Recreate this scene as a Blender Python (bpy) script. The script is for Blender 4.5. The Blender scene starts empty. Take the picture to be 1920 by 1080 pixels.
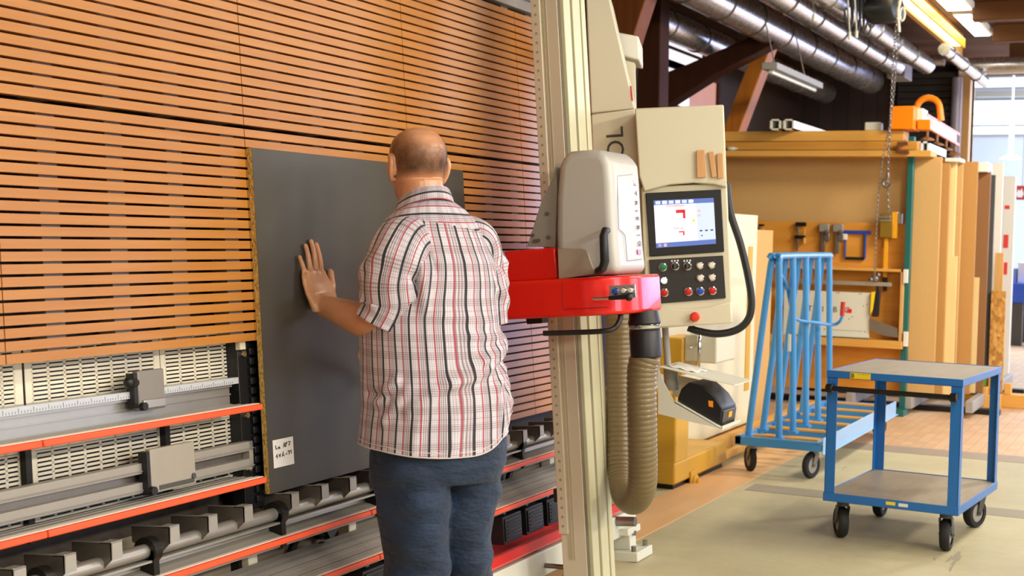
import bpy, bmesh, math, random
from mathutils import Matrix, Vector, noise
random.seed(7)
SC = bpy.context.scene
COL = SC.collection
R = math.radians
# ------------------------------------------------------------------ camera
F = 2700.0
PHI = math.atan(1270/2700.0); TH = math.atan(105/2700.0); RO = math.atan(.025)
CAM = Vector((0, 0, 1.47))
_f0 = Vector((math.cos(PHI), math.sin(PHI), 0))
FWD = (_f0*math.cos(TH) - Vector((0, 0, math.sin(TH)))).normalized()
_r0 = Vector((math.sin(PHI), -math.cos(PHI), 0))
_u0 = _r0.cross(FWD)
RGT = _r0*math.cos(RO) + _u0*math.sin(RO)
UPV = _u0*math.cos(RO) - _r0*math.sin(RO)
cd = bpy.data.cameras.new('camera'); cam = bpy.data.objects.new('camera', cd); COL.objects.link(cam)
mw = Matrix((RGT, UPV, -FWD)).transposed().to_4x4(); mw.translation = CAM
cam.matrix_world = mw
cd.lens = F/1920*36; cd.sensor_width = 36; cd.clip_end = 200; cd.clip_start = .05
cd.dof.use_dof = True; cd.dof.focus_distance = 4.5; cd.dof.aperture_fstop = 6.3
SC.camera = cam

def ray(x, y): return FWD + RGT*((x-960)/F) - UPV*((y-540)/F)
def hit(x, y, p, n):                      # where the sight line of a measured point meets a plane of the place
    d = ray(x, y); n = Vector(n)
    return CAM + d*((Vector(p)-CAM).dot(n)/d.dot(n))
def onX(x, y, X): return hit(x, y, (X, 0, 0), (1, 0, 0))
def onY(x, y, Y): return hit(x, y, (0, Y, 0), (0, 1, 0))
def onZ(x, y, Z): return hit(x, y, (0, 0, Z), (0, 0, 1))
def onD(x, y, z): return CAM + ray(x, y)*z
# frame of the saw: x along the machine, y = into the wall (leans back 5 degrees), z = up the wall
AL = R(5.0)
FS = Matrix.Translation((0, 2.3796, 0)) @ Matrix.Rotation(-AL, 4, 'X')
FSI = FS.inverted()
FW = Matrix.Identity(4)
SN = FS.to_3x3() @ Vector((0, -1, 0))
def sX(x, y, X):                          # (d, v) on the plane X in the saw frame (d = distance out of the slats)
    q = FSI @ onX(x, y, X); return (-q.y, q.z)
def sD(x, y, d):                          # (x, v) on the plane d in front of the slats
    q = FSI @ hit(x, y, FS @ Vector((0, -d, 0)), SN); return (q.x, q.z)

# ------------------------------------------------------------------ mesh builder
class MB:
    def __init__(s): s.v = []; s.f = []; s.uv = []; s.mi = []
    def add(s, vs, fs, uvs=None, mi=0):
        b = len(s.v); s.v += [Vector(v) for v in vs]
        for i, f in enumerate(fs):
            s.f.append(tuple(b+j for j in f)); s.uv.append(uvs[i] if uvs else None); s.mi.append(mi)
        return s
    def box(s, x0, x1, y0, y1, z0, z1, M=None, mi=0):
        vs = [Vector((x, y, z)) for z in (z0, z1) for y in (y0, y1) for x in (x0, x1)]
        if M: vs = [M @ v for v in vs]
        return s.add(vs, [(0, 2, 3, 1), (4, 5, 7, 6), (0, 1, 5, 4), (2, 6, 7, 3), (0, 4, 6, 2), (1, 3, 7, 5)], mi=mi)
    def cyl(s, p0, p1, r, r2=None, n=20, cap=True, mi=0):
        p0 = Vector(p0); p1 = Vector(p1); r2 = r if r2 is None else r2
        return s.tube([p0, p1], [r, r2], n, cap, mi=mi)
    def tube(s, pts, rad, n=12, cap=True, closed=False, mi=0, ref=None, flat=1.0):
        pts = [Vector(p) for p in pts]; m = len(pts)
        if not hasattr(rad, '__len__'): rad = [rad]*m
        rows = []; up = None
        for i, p in enumerate(pts):
            if closed: t = pts[(i+1) % m]-pts[i-1]
            else: t = pts[min(i+1, m-1)]-pts[max(i-1, 0)]
            t.normalize()
            if up is None:
                up = Vector(ref) if ref else (Vector((0, 0, 1)) if abs(t.z) < .9 else Vector((1, 0, 0)))
            a = up - t*up.dot(t)
            if a.length < 1e-6: a = t.orthogonal()
            a.normalize(); b = t.cross(a); up = a
            rows.append([p + (a*math.cos(2*math.pi*k/n)*flat + b*math.sin(2*math.pi*k/n))*rad[i] for k in range(n)])
        return s.rows(rows, True, cap and not closed, closed, mi)
    def rows(s, rows, loop=True, cap=False, closed=False, mi=0, uv=None):
        m = len(rows); n = len(rows[0]); vs = [v for r in rows for v in r]; fs = []; us = []
        for i in range(m if closed else m-1):
            for k in range(n if loop else n-1):
                k2 = (k+1) % n; i2 = (i+1) % m
                fs.append((i*n+k, i*n+k2, i2*n+k2, i2*n+k))
                if uv: us.append((uv(i, k), uv(i, k+1), uv(i+1, k+1), uv(i+1, k)))
        if cap:
            fs.append(tuple(reversed(range(n)))); fs.append(tuple((m-1)*n+k for k in range(n)))
            if uv: us += [tuple((0, 0) for _ in range(n))]*2
        return s.add(vs, fs, us if uv else None, mi)
    def prism(s, poly, fn, a, b, mi=0):   # fn(p, t) -> point
        n = len(poly); vs = [fn(p, a) for p in poly]+[fn(p, b) for p in poly]
        fs = [tuple(reversed(range(n))), tuple(range(n, 2*n))]+[(k, (k+1) % n, n+(k+1) % n, n+k) for k in range(n)]
        return s.add(vs, fs, mi=mi)
    def lathe(s, prof, p, ax, n=24, cap=True, mi=0):
        p = Vector(p); ax = Vector(ax).normalized(); a = ax.orthogonal().normalized(); b = ax.cross(a)
        return s.rows([[p+ax*h+(a*math.cos(2*math.pi*k/n)+b*math.sin(2*math.pi*k/n))*r for k in range(n)] for r, h in prof], True, cap, mi=mi)
    def ball(s, c, r, n=16, m=10, sc=(1, 1, 1), M=None):
        c = Vector(c); rows = []
        for i in range(m+1):
            t = math.pi*(i+.02)/(m+.04)
            row = [Vector((math.sin(t)*math.cos(2*math.pi*k/n)*r*sc[0], math.sin(t)*math.sin(2*math.pi*k/n)*r*sc[1], -math.cos(t)*r*sc[2])) for k in range(n)]
            if M: row = [M @ q for q in row]
            rows.append([c+q for q in row])
        return s.rows(rows, True, True)
WM = {}
def _mesh(name, mb, mat, T):
    me = bpy.data.meshes.new(name)
    me.from_pydata([T @ v for v in mb.v], [], mb.f)
    if any(u is not None for u in mb.uv):
        l = me.uv_layers.new(name='UVMap'); i = 0
        for f, u in zip(mb.f, mb.uv):
            for k in range(len(f)):
                l.data[i].uv = u[k] if u else (0, 0); i += 1
    mats = mat if isinstance(mat, (list, tuple)) else [mat]
    for m in mats: me.materials.append(m)
    if len(mats) > 1: me.polygons.foreach_set('material_index', mb.mi)
    bm = bmesh.new(); bm.from_mesh(me); bmesh.ops.recalc_face_normals(bm, faces=bm.faces); bm.to_mesh(me); bm.free()
    return me
def _fin(o, smooth, bevel, seg):
    me = o.data
    if smooth:
        me.polygons.foreach_set('use_smooth', [True]*len(me.polygons))
        me.set_sharp_from_angle(angle=R(smooth if smooth is not True else 40))
    if bevel:
        b = o.modifiers.new('bevel', 'BEVEL'); b.width = bevel; b.segments = seg; b.limit_method = 'ANGLE'; b.angle_limit = R(35)
        b.harden_normals = False
        me.polygons.foreach_set('use_smooth', [True]*len(me.polygons))
        me.set_sharp_from_angle(angle=R(50))
def tag(o, label=None, cat=None, group=None, kind=None):
    if label: o['label'] = label
    if cat: o['category'] = cat
    if group: o['group'] = group
    if kind: o['kind'] = kind
    return o
def thing(name, label, cat, loc=(0, 0, 0), Fm=FW, group=None, rotz=0):
    o = bpy.data.objects.new(name, None); COL.objects.link(o); o.empty_display_size = .1
    M = Fm @ Matrix.Translation(loc) @ Matrix.Rotation(rotz, 4, 'Z')
    o.matrix_world = M; WM[o.name] = M.copy()
    return tag(o, label, cat, group)
def part(name, mb, mat, parent, Fm=FW, smooth=True, bevel=0, seg=2, label=None, kind=None):
    M = WM[parent.name]; me = _mesh(name, mb, mat, M.inverted() @ Fm)
    o = bpy.data.objects.new(name, me); COL.objects.link(o); o.parent = parent
    WM[o.name] = M; _fin(o, smooth, bevel, seg)
    return tag(o, label, None, None, kind)
def top(name, mb, mat, label=None, cat=None, group=None, kind=None, Fm=FW, smooth=True, bevel=0, seg=2):
    pts = [Fm @ v for v in mb.v]
    c = Vector(((min(p.x for p in pts)+max(p.x for p in pts))/2, (min(p.y for p in pts)+max(p.y for p in pts))/2, min(p.z for p in pts)))
    M = Matrix.Translation(c)
    if Fm is FS: M = M @ FS.to_3x3().to_4x4()
    me = _mesh(name, mb, mat, M.inverted() @ Fm)
    o = bpy.data.objects.new(name, me); COL.objects.link(o); o.matrix_world = M; WM[o.name] = M.copy()
    _fin(o, smooth, bevel, seg)
    return tag(o, label, cat, group, kind)
def struct(name, mb, mat, **k): return top(name, mb, mat, kind='structure', **k)
def textmb(s, size, M, depth=.0008, spacing=1.0):
    cu = bpy.data.curves.new('lettering', 'FONT'); cu.body = s; cu.size = size; cu.extrude = depth; cu.space_character = spacing
    cu.align_x = 'CENTER'; cu.align_y = 'CENTER'; cu.resolution_u = 3
    o = bpy.data.objects.new('lettering', cu); COL.objects.link(o)
    me = bpy.data.meshes.new_from_object(o.evaluated_get(bpy.context.evaluated_depsgraph_get()))
    mb = MB(); mb.add([M @ v.co for v in me.vertices], [tuple(p.vertices) for p in me.polygons])
    bpy.data.objects.remove(o); bpy.data.meshes.remove(me); bpy.data.curves.remove(cu)
    return mb
def spline(pts, n=8, closed=False):
    P = [Vector(p) for p in pts]; out = []; m = len(P)
    for i in range(m if closed else m-1):
        g = (lambda j: P[j % m]) if closed else (lambda j: P[min(max(j, 0), m-1)])
        a, b, c, d = g(i-1), g(i), g(i+1), g(i+2)
        for k in range(n):
            t = k/n
            out.append(.5*((2*b)+(c-a)*t+(2*a-5*b+4*c-d)*t*t+(3*b-a-3*c+d)*t**3))
    if not closed: out.append(P[-1])
    return out
def lerp_tab(tab, x):
    if x <= tab[0][0]: return tab[0][1:]
    for a, b in zip(tab, tab[1:]):
        if x <= b[0]:
            t = (x-a[0])/(b[0]-a[0]); t = t*t*(3-2*t)*.5+t*.5
            return tuple(p+(q-p)*t for p, q in zip(a[1:], b[1:]))
    return tab[-1][1:]
# ------------------------------------------------------------------ materials
def lin(h):
    h = h.lstrip('#'); c = [int(h[i:i+2], 16)/255 for i in (0, 2, 4)]
    return tuple(x/12.92 if x <= .04045 else ((x+.055)/1.055)**2.4 for x in c)+(1,)
class NT:
    def __init__(s, name):
        s.m = bpy.data.materials.new(name); s.m.use_nodes = True; s.t = s.m.node_tree; s.b = s.t.nodes['Principled BSDF']
        s.co = s.n('ShaderNodeTexCoord')
    def n(s, typ, **k):
        o = s.t.nodes.new(typ)
        for a, b in k.items(): setattr(o, a, b)
        return o
    def l(s, a, b): s.t.links.new(a, b)
    def set(s, node, **k):
        for a, b in k.items():
            sk = node.inputs[a.replace('_', ' ')] if not a.startswith('i') or not a[1:].isdigit() else node.inputs[int(a[1:])]
            if hasattr(b, 'is_output') or isinstance(b, bpy.types.NodeSocket): s.l(b, sk)
            else: sk.default_value = b
        return node
    def math(s, op, a, b=None, c=None):
        m = s.n('ShaderNodeMath', operation=op)
        for i, q in enumerate((a, b, c)):
            if q is None: continue
            if isinstance(q, bpy.types.NodeSocket): s.l(q, m.inputs[i])
            else: m.inputs[i].default_value = q
        return m.outputs[0]
    def mapping(s, scale=(1, 1, 1), src='Object', loc=(0, 0, 0), rot=(0, 0, 0)):
        m = s.n('ShaderNodeMapping'); s.l(s.co.outputs[src], m.inputs[0]); m.inputs['Scale'].default_value = scale
        m.inputs['Location'].default_value = loc; m.inputs['Rotation'].default_value = rot
        return m.outputs[0]
    def noise(s, vec, scale, detail=4, rough=.6):
        o = s.n('ShaderNodeTexNoise'); s.l(vec, o.inputs['Vector']); o.inputs['Scale'].default_value = scale
        o.inputs['Detail'].default_value = detail; o.inputs['Roughness'].default_value = rough
        return o.outputs['Fac']
    def ramp(s, fac, *stops):
        r = s.n('ShaderNodeValToRGB'); s.l(fac, r.inputs[0]); e = r.color_ramp.elements
        while len(e) < len(stops): e.new(.5)
        for q, (p, c) in zip(e, stops): q.position = p; q.color = c if len(c) == 4 else (*c, 1)
        return r.outputs['Color']
    def mix(s, fac, a, b, mode='MIX'):
        m = s.n('ShaderNodeMix', data_type='RGBA', blend_type=mode)
        for i, q in ((0, fac), (6, a), (7, b)):
            if isinstance(q, bpy.types.NodeSocket): s.l(q, m.inputs[i])
            else: m.inputs[i].default_value = q
        return m.outputs[2]
    def bump(s, h, strength=.3, dist=.002):
        b = s.n('ShaderNodeBump'); s.l(h, b.inputs['Height']); b.inputs['Strength'].default_value = strength; b.inputs['Distance'].default_value = dist
        s.l(b.outputs[0], s.b.inputs['Normal'])
    def fin(s, col=None, rough=.5, metal=0, **k):
        for nm, q in (('Base Color', col), ('Roughness', rough), ('Metallic', metal)):
            if q is None: continue
            if isinstance(q, bpy.types.NodeSocket): s.l(q, s.b.inputs[nm])
            else: s.b.inputs[nm].default_value = q
        for a, b in k.items(): s.b.inputs[a.replace('_', ' ')].default_value = b
        return s.m
def plain(name, hexc, rough=.5, metal=0, var=.06, scale=14, bump=0, bs=80, **k):
    t = NT(name); c = lin(hexc); v = t.mapping()
    n = t.noise(v, scale)
    col = t.mix(n, tuple(x*(1-var) for x in c[:3])+(1,), tuple(min(1, x*(1+var)) for x in c[:3])+(1,))
    if bump: t.bump(t.noise(v, bs, 3), bump)
    rr = t.math('MULTIPLY_ADD', t.noise(v, scale*2.3), .16, rough-.08)
    return t.fin(col, rr, metal, **k)
def emis(name, hexc, strength, var=0):
    t = NT(name); c = lin(hexc)
    col = t.mix(t.noise(t.mapping(), 3), c, tuple(x*(1-var) for x in c[:3])+(1,))
    t.l(col, t.b.inputs['Emission Color']); t.b.inputs['Emission Strength'].default_value = strength
    return t.fin((*[x*.3 for x in c[:3]], 1), .4)
def woodm(name, c1, c2, axis=0, scale=6, rough=.5, spec=.5, grain=30, coat=0):
    t = NT(name); sc = [grain, grain, grain]; sc[axis] = 1.6
    v = t.mapping(tuple(sc)); n = t.noise(v, scale/6, 5, .62)
    n2 = t.noise(t.mapping(), 2.5, 2)
    col = t.ramp(n, (.3, lin(c1)), (.7, lin(c2)))
    col = t.mix(t.math('MULTIPLY', n2, .35), col, lin(c1))
    t.bump(n, .12, .001)
    return t.fin(col, rough, 0, Specular_IOR_Level=spec, Coat_Weight=coat)
# ------------------------------------------------------------------ shared materials
M_slat = woodm('slat_veneer', '#b07028', '#c1823a', 0, 6, .36, .55, 34)
M_black = plain('black_plastic', '#17171a', .45, 0, .2)
M_blacksteel = plain('black_steel', '#25221f', .4, .5, .2)
M_cream = plain('cream_paint', '#dcd6bd', .42, 0, .02)
M_cream2 = plain('cream_steel_sheet', '#e6dfca', .5, 0, .03)
M_alu = plain('brushed_aluminium', '#b9b6b0', .38, .75, .06, 20)
M_alu2 = plain('grey_anodised', '#a39e96', .5, .35, .05, 20)
M_orange = plain('orange_lip', '#ff5a30', .45, 0, .04)
M_red = plain('signal_red_paint', '#e01708', .3, 0, .03, Coat_Weight=.3)
M_silver = plain('silver_paint', '#c3c2bd', .45, .15, .02)
M_steel = plain('bare_steel', '#8d8780', .4, .8, .1, 30)
M_chrome = plain('chrome', '#d8d8d8', .15, 1, .03)
M_white = plain('white_paint', '#e6e4da', .45, 0, .03)
M_offwhite = plain('off_white_sheet', '#dedfd0', .4, 0, .02)
M_grey = plain('grey_paint', '#9c9a93', .5, 0, .05)
M_darkgrey = plain('dark_grey_paint', '#4b4a48', .5, 0, .08)
M_blue = plain('trolley_blue', '#1f6bb5', .4, 0, .05, Coat_Weight=.15)
M_lblue = plain('light_blue_paint', '#3f8fd0', .35, 0, .05, Coat_Weight=.2)
M_yellow = plain('ochre_paint', '#d6a535', .42, 0, .06, 5)
M_ylabel = plain('yellow_label', '#f2d21c', .5, 0, .05)
M_paper = plain('paper', '#efece6', .7, 0, .02)
M_ink = plain('ink', '#24262b', .6, 0, .1)
M_pine = woodm('pine', '#d29a45', '#e0ae5c', 1, 6, .55, .3, 24)
M_pinez = woodm('pine_upright', '#cc9a54', '#dcb275', 2, 6, .55, .3, 24)
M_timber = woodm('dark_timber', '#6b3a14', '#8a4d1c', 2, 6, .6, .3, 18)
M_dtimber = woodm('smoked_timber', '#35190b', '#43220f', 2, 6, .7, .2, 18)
M_rubber = plain('rubber', '#1c1b1a', .7, 0, .2)
M_redbtn = plain('red_button', '#d01a10', .3); M_bluebtn = plain('blue_button', '#1c4fc0', .3)
M_greenbtn = plain('green_button', '#0f7a52', .3); M_whitebtn = plain('white_button', '#e8e0d6', .35)
M_lit = emis('lit_button', '#d8f6ff', 2.2)
M_mdf = plain('fibreboard', '#cda568', .65, 0, .04, 30, .08, 200)
M_mdf2 = plain('brown_fibreboard', '#b98a4c', .65, 0, .05, 30, .08, 200)
M_mdf3 = plain('dark_fibreboard', '#8d6238', .65, 0, .06, 30, .08, 200)
M_ply = woodm('pale_ply', '#e2c78a', '#ecd6a2', 2, 6, .55, .3, 20)
M_tealm = plain('teal_paint', '#15605c', .45, 0, .06)
M_hoist = plain('hoist_orange', '#ff8a00', .4, 0, .03)

def chip(name, c1, c2, c3, sc):
    t = NT(name); v = t.mapping((1, 1, .5))
    vo = t.n('ShaderNodeTexVoronoi'); t.l(v, vo.inputs['Vector']); vo.inputs['Scale'].default_value = sc
    col = t.ramp(vo.outputs['Color'], (.1, lin(c1)), (.5, lin(c2)), (.9, lin(c3)))
    t.bump(vo.outputs['Distance'], .3, .001)
    return t.fin(col, .7)
M_chip = chip('chipboard_edge', '#8d6526', '#c19a4c', '#d9b870', 260)
M_osb = chip('strand_board', '#9c6a2a', '#c08a3e', '#d8a85a', 50)

def concrete(name, a, b, c):
    t = NT(name); v = t.mapping()
    n1 = t.noise(v, .7, 6, .65); n2 = t.noise(v, 22, 5, .7)
    s = t.mapping((.5, 6, 1)); n3 = t.noise(s, 1.3, 4, .6)
    col = t.ramp(n1, (.3, lin(a)), (.55, lin(b)), (.75, lin(c)))
    col = t.mix(t.math('MULTIPLY', n2, .35), col, lin(a), 'MULTIPLY')
    col = t.mix(t.math('GREATER_THAN', n3, .68), col, lin('#9d957f'))
    t.bump(n2, .15, .002)
    return t.fin(col, t.math('MULTIPLY_ADD', n1, .3, .4))
M_conc = concrete('concrete', '#b0a888', '#cac29f', '#d6cfb0')
def blocks(name):
    t = NT(name); b = t.n('ShaderNodeTexBrick'); t.l(t.mapping(), b.inputs['Vector'])
    t.set(b, Color1=lin('#c9a27a'), Color2=lin('#d8b48c'), Mortar=lin('#b08a66'), Scale=1.0)
    b.inputs['Brick Width'].default_value = .16; b.inputs['Row Height'].default_value = .08; b.inputs['Mortar Size'].default_value = .003
    col = t.mix(t.math('MULTIPLY', t.noise(t.mapping(), 2.2), .4), b.outputs['Color'], lin('#bfa083'))
    return t.fin(col, .55)
M_block = blocks('wood_block_floor')
def planks(name, a, b, w, ax):
    t = NT(name); br = t.n('ShaderNodeTexBrick'); t.l(t.mapping(rot=(0, 0, ax)), br.inputs['Vector'])
    t.set(br, Color1=lin(a), Color2=lin(b), Mortar=lin('#1a100a'), Scale=1.0)
    br.inputs['Brick Width'].default_value = 3.0; br.inputs['Row Height'].default_value = w; br.inputs['Mortar Size'].default_value = .008
    return t.fin(br.outputs['Color'], .7)
M_ceil = planks('ceiling_boards', '#54341f', '#6a4527', .22, R(90))
M_wall = planks('dark_wall_boards', '#38261b', '#2c1d15', .2, 0)

# ------------------------------------------------------------------ setting
struct('floor', MB().box(-4, 10.25, -7, 5.2, -.1, 0), M_conc)
struct('floor', MB().box(10.25, 32, -15, 8, -.1, 0), M_block)
struct('trim_1', MB().box(8.14, 8.38, -7, 2.3, -.02, .002), plain('floor_strip', '#9a9280', .6, 0, .1, 6))
struct('trim_2', MB().box(10.2, 10.52, -7, 5, -.02, .002), plain('floor_strip_far', '#9a8c7c', .6, 0, .1, 6))
struct('trim_3', MB().box(5.0, 12.4, 2.36, 2.66, -.02, .003), woodm('floor_plank', '#d8a873', '#e4ba8a', 0, 6, .5, .3, 12))
struct('wall_left', MB().box(-4, 20, 5.0, 5.2, 0, 3.95), M_wall)
struct('ceiling', MB().box(-4, 20, -7, 5.2, 3.85, 3.95), M_ceil)
dy = onX(1822, 200, 20).y; dz = onX(1870, 138, 20).z
struct('wall_back', MB().box(20, 20.2, dy, 5.2, 0, 3.95), M_wall)
struct('wall_back', MB().box(20, 20.2, -7, dy, dz, 3.95), M_wall)
struct('trim_4', MB().box(19.8, 20.25, dy-.0, dy+.16, 0, dz+.1), M_pinez, bevel=.008)
struct('trim_5', MB().box(19.8, 20.25, -7, dy+.16, dz, dz+.12), M_timber, bevel=.008)
struct('wall_right', MB().box(20, 20.2, -7, -5.0, 0, dz), M_wall)
# dark slatted shutter panel beside the doorway
sh = MB(); a = onX(1685, 150, 19.9); b = onX(1800, 245, 19.9)
for i in range(9):
    z = b.z+(a.z+.1-b.z)*i/9; sh.box(19.86, 19.95, b.y, a.y, z, z+.075)
t = top('louvre_shutter', sh, plain('louvre_dark', '#3a3630', .5, .2, .1), 'dark horizontal louvre shutter beside the bright doorway', 'shutter')
p = onX(1795, 160, 19.7); q = onX(1793, 245, 19.7)
top('downpipe', MB().cyl((19.7, p.y, 0.02), (19.7, p.y, p.z+.1), .07), plain('grey_pipe', '#a9a3b0', .4, .2), 'pale grey vertical pipe beside the wooden doorway post', 'pipe')
# far hall seen through the doorway
struct('wall_far', MB().box(31.8, 32, -15, 8, 0, 5.5), plain('far_wall_white', '#b4bfcf', .7, 0, .04))
struct('wall_right_far', MB().box(20.2, 32, 4.4, 4.6, 0, 5.5), plain('far_wall_pale', '#c3cad6', .7, 0, .02))
M_sky = emis('daylight_pane', '#e4efff', 3.0, .05)
for i, (y0, y1) in enumerate(((148, 160), (190, 212), (216, 232), (238, 250))):
    a = onX(1800, y0, 31.7); b = onX(1990, y1, 31.7)
    w = MB().box(31.72, 31.8, b.y-3, a.y, b.z, a.z)
    o = struct('window_%d' % (i+3), MB().box(31.74, 31.8, b.y-3.05, a.y+.05, b.z-.03, a.z+.03), M_grey)
    part('pane', MB().box(31.70, 31.74, b.y-3, a.y, b.z, a.z), M_sky, o)
o = struct('window_7', MB().box(31.74, 31.8, -14.1, -.4, .5, 5.0), M_grey)  # glazing out of view, added so the slats reflect a bluish sheen
for k in range(5): part('pane', MB().box(31.70, 31.74, -14+2.7*k, -11.4+2.7*k, .6, 4.9), emis('sheen_glazing', '#b8c4ff', 7.0, .03), o)
a = onX(1830, 172, 31.4); b = onX(1990, 180, 31.4)
top('crane_beam', MB().box(31.3, 31.5, b.y-3, a.y, b.z, a.z), M_grey, 'grey horizontal beam crossing the far bright windows', 'beam', bevel=.01)
a = onX(1897, 235, 27); b = onX(1897, 298, 27)
m = MB().cyl((27, a.y, b.z), (27, a.y, a.z+.05), .045).lathe([(.06, 0), (.2, .02), (.05, .1)], (27, a.y, b.z-.02), (0, 0, 1)).cyl((27, a.y, a.z+.05), (27, a.y, 5.5), .02)
top('pendant_lamp', m, M_white, 'white pendant stem lamp hanging in the far bright hall', 'lamp')
a = onX(1898, 348, 24); b = onX(1935, 375, 24)
o = top('fire_sign', MB().box(24, 24.02, b.y, a.y, b.z, a.z), plain('sign_red', '#b33a2c', .5), 'small red sign with white flame mark hanging in far hall', 'sign')
c = (a+b)/2
fl = [(-.05, -.09), (.04, -.09), (.07, -.02), (.03, .09), (.0, .03), (-.03, .07), (-.07, -.01)]
part('flame_mark', MB().prism(fl, lambda p, t: Vector((23.995-t, c.y+.03-p[0]*.8, c.z+p[1]*.8)), 0, .003), M_white, o, label='white flame mark')
part('hanger', MB().cyl((24.01, c.y, a.z), (24.01, c.y, 5.5), .008), M_grey, o)
# blue work table in far hall
a = onX(1878, 530, 22); b = onX(1960, 570, 22); o = thing('packing_table', 'blue fronted packing table beyond the doorway in bright hall', 'table', (22.5, b.y, 0))
part('tabletop', MB().box(22, 23, b.y-.5, a.y, b.z, a.z), plain('strong_blue', '#2c5bd0', .5), o, bevel=.01)
for X in (22.05, 22.85):
    for y in (a.y-.2, b.y-.4): part('leg', MB().box(X, X+.1, y-.1, y+.1, .0, b.z), M_darkgrey, o, bevel=.005)
for i, (x, y, c_, w) in enumerate(((1886, 500, '#cfd8ea', .11), (1903, 470, '#7d97c4', .11), (1919, 500, '#e9e9ee', .11))):
    p = onX(x, y, 22.4); 
    top('packing_box', MB().box(22.2, 22.6, p.y-w/2, p.y+w/2, a.z+.001, a.z+.12+.09*i), plain('carton%d' % i, c_, .6), ['pale blue carton on the blue packing table', 'darker blue carton in the middle of the packing table', 'tall white carton on the packing table'][i], 'box', 'cartons on the packing table', bevel=.004)
# windows in the dark part of the hall behind the saw
Yw = 4.99
for i, (x0, y0, x1, y1) in enumerate(((1234, 74, 1312, 122), (1230, 138, 1338, 204))):
    a = onY(x0, (y0+y1)/2, Yw); b = onY(x1, (y0+y1)/2, Yw); xm = (x0+x1)/2
    zt, zb0 = onY(xm, y0, Yw).z, onY(xm, y1, Yw).z; Xa, Xb2 = a.x, b.x
    fr = MB()
    for (u0, u1, w0, w1) in ((Xa-.08, Xb2+.08, zt, zt+.07), (Xa-.08, Xb2+.08, zb0-.07, zb0), (Xa-.08, Xa, zb0, zt), (Xb2, Xb2+.08, zb0, zt)): fr.box(u0, u1, 4.93, 5.0, w0, w1)
    if i == 0: fr.box(Xa, Xb2, 4.94, 5.0, zb0+(zt-zb0)*.46, zb0+(zt-zb0)*.56)
    o = struct('window_%d' % (i+1), fr, M_dtimber)
    xs_ = onY(1288, 170, Yw).x if i else Xb2
    part('pane', MB().box(Xa, xs_, 4.96, 4.985, zb0, zt), emis('window_light%d' % i, '#f2eef6', 1.3, .15), o)
    if i: part('pane', MB().box(xs_, Xb2, 4.96, 4.985, zb0, zt), emis('window_brick', '#d99a84', .9, .3), o, label='pane showing a salmon brick wall outside')

# ------------------------------------------------------------------ panel saw wall
SAW = thing('panel_saw', 'large vertical panel saw wall of orange wooden slats with orange lipped support shelves', 'saw', (3.5, 0, 0), FS)
def sb(mb, x0, x1, d0, d1, v0, v1, mi=0): return mb.box(x0, x1, -d1, -d0, v0, v1, mi=mi)
cols = [1.54, 2.52, 3.506, 4.487, 5.456, 6.02]
for c in range(5):
    for lev, (v0, n) in enumerate((((1.137, 21) if c < 3 else (.717, 35)), (1.7725, 21))):
        m = MB()
        for k in range(n): sb(m, cols[c]+.0018, cols[c+1]-.0018, -.02, 0, v0+.03*k, v0+.03*k+.0229)
        part('slat_panel', m, M_slat, SAW, FS, smooth=False)
m = MB()
for x in [1.7+.245*i for i in range(18)]: wd = .035+.03*(int(x*37) % 3 == 0); sb(m, x, x+wd, -.075, -.022, 1.15, 1.755); sb(m, x, x+wd, -.075, -.022, 1.775, 2.42)
part('stud_frame', m, plain('stud_grey', '#a3988a', .6, 0, .1), SAW, FS)
m = MB(); sb(m, 1.4, 6.1, -.14, -.128, 0.1, 2.42)
part('rear_sheet', m, plain('rear_sheet', '#3b3128', .7, 0, .1), SAW, FS)
m = MB(); sb(m, 1.4, 6.1, -.08, .012, 2.411, 2.50); sb(m, 1.4, 6.1, -.1, .03, 2.455, 2.47)
part('top_rail', m, M_alu2, SAW, FS, bevel=.004)
for x in (3.475, 1.5, 6.0):
    m = MB(); sb(m, x, x+.055, -.128, -.08, .08, 1.14); part('upright', m, M_blacksteel, SAW, FS)
# black cutting channel with screws
m = MB(); sb(m, 3.455, 3.60, -.075, -.03, .64, 1.135)
for k in range(16): sb(m, 3.50, 3.53, -.03, -.018, .66+.029*k, .68+.029*k)
ch = part('cutting_channel', m, M_black, SAW, FS, bevel=.002)
for v in (1.10, .92, .765): part('screw', MB().cyl((3.475, .03, v), (3.475, .018, v), .009, n=14), M_chrome, ch, FS)
for v in (1.125, .775): m = MB(); sb(m, 3.448, 3.476, -.03, -.015, v-.012, v+.012); part('angle_clip', m, M_cream, ch, FS)
# vented back plates
def vent(x0, x1, v0, v1, nc, nr, mx):
    m = MB(); d0, d1 = -.072, -.07
    cw = (x1-x0-2*mx)/nc; g = .0085; rh = (v1-v0-.03)/nr
    sb(m, x0, x0+mx+g/2, d0, d1, v0, v1); sb(m, x1-mx-g/2, x1, d0, d1, v0, v1)
    for i in range(1, nc): sb(m, x0+mx+cw*i-g/2, x0+mx+cw*i+g/2, d0, d1, v0, v1)
    sb(m, x0, x1, d0, d1, v0, v0+.015); sb(m, x0, x1, d0, d1, v1-.015, v1)
    for i in range(nr+1): sb(m, x0+mx, x1-mx, d0, d1, v0+.015+rh*i-.0034, v0+.015+rh*i+.0034)
    part('vent_plate', m, M_cream2, SAW, FS, smooth=False)
px = lambda x, y, d=-.07: sD(x, y, d)[0]
g0, g1, g2 = px(46, 700), px(300, 690), px(449, 650)
for (v0, v1, nr) in ((1.02, 1.18, 12), (.72, .93, 16)):
    vent(1.75, g0-.008, v0, v1, 20, nr, .025); vent(g0, g1, v0, v1, 8, nr, .022); vent(g1+.003, g2, v0, v1, 5, nr, .018)
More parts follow.
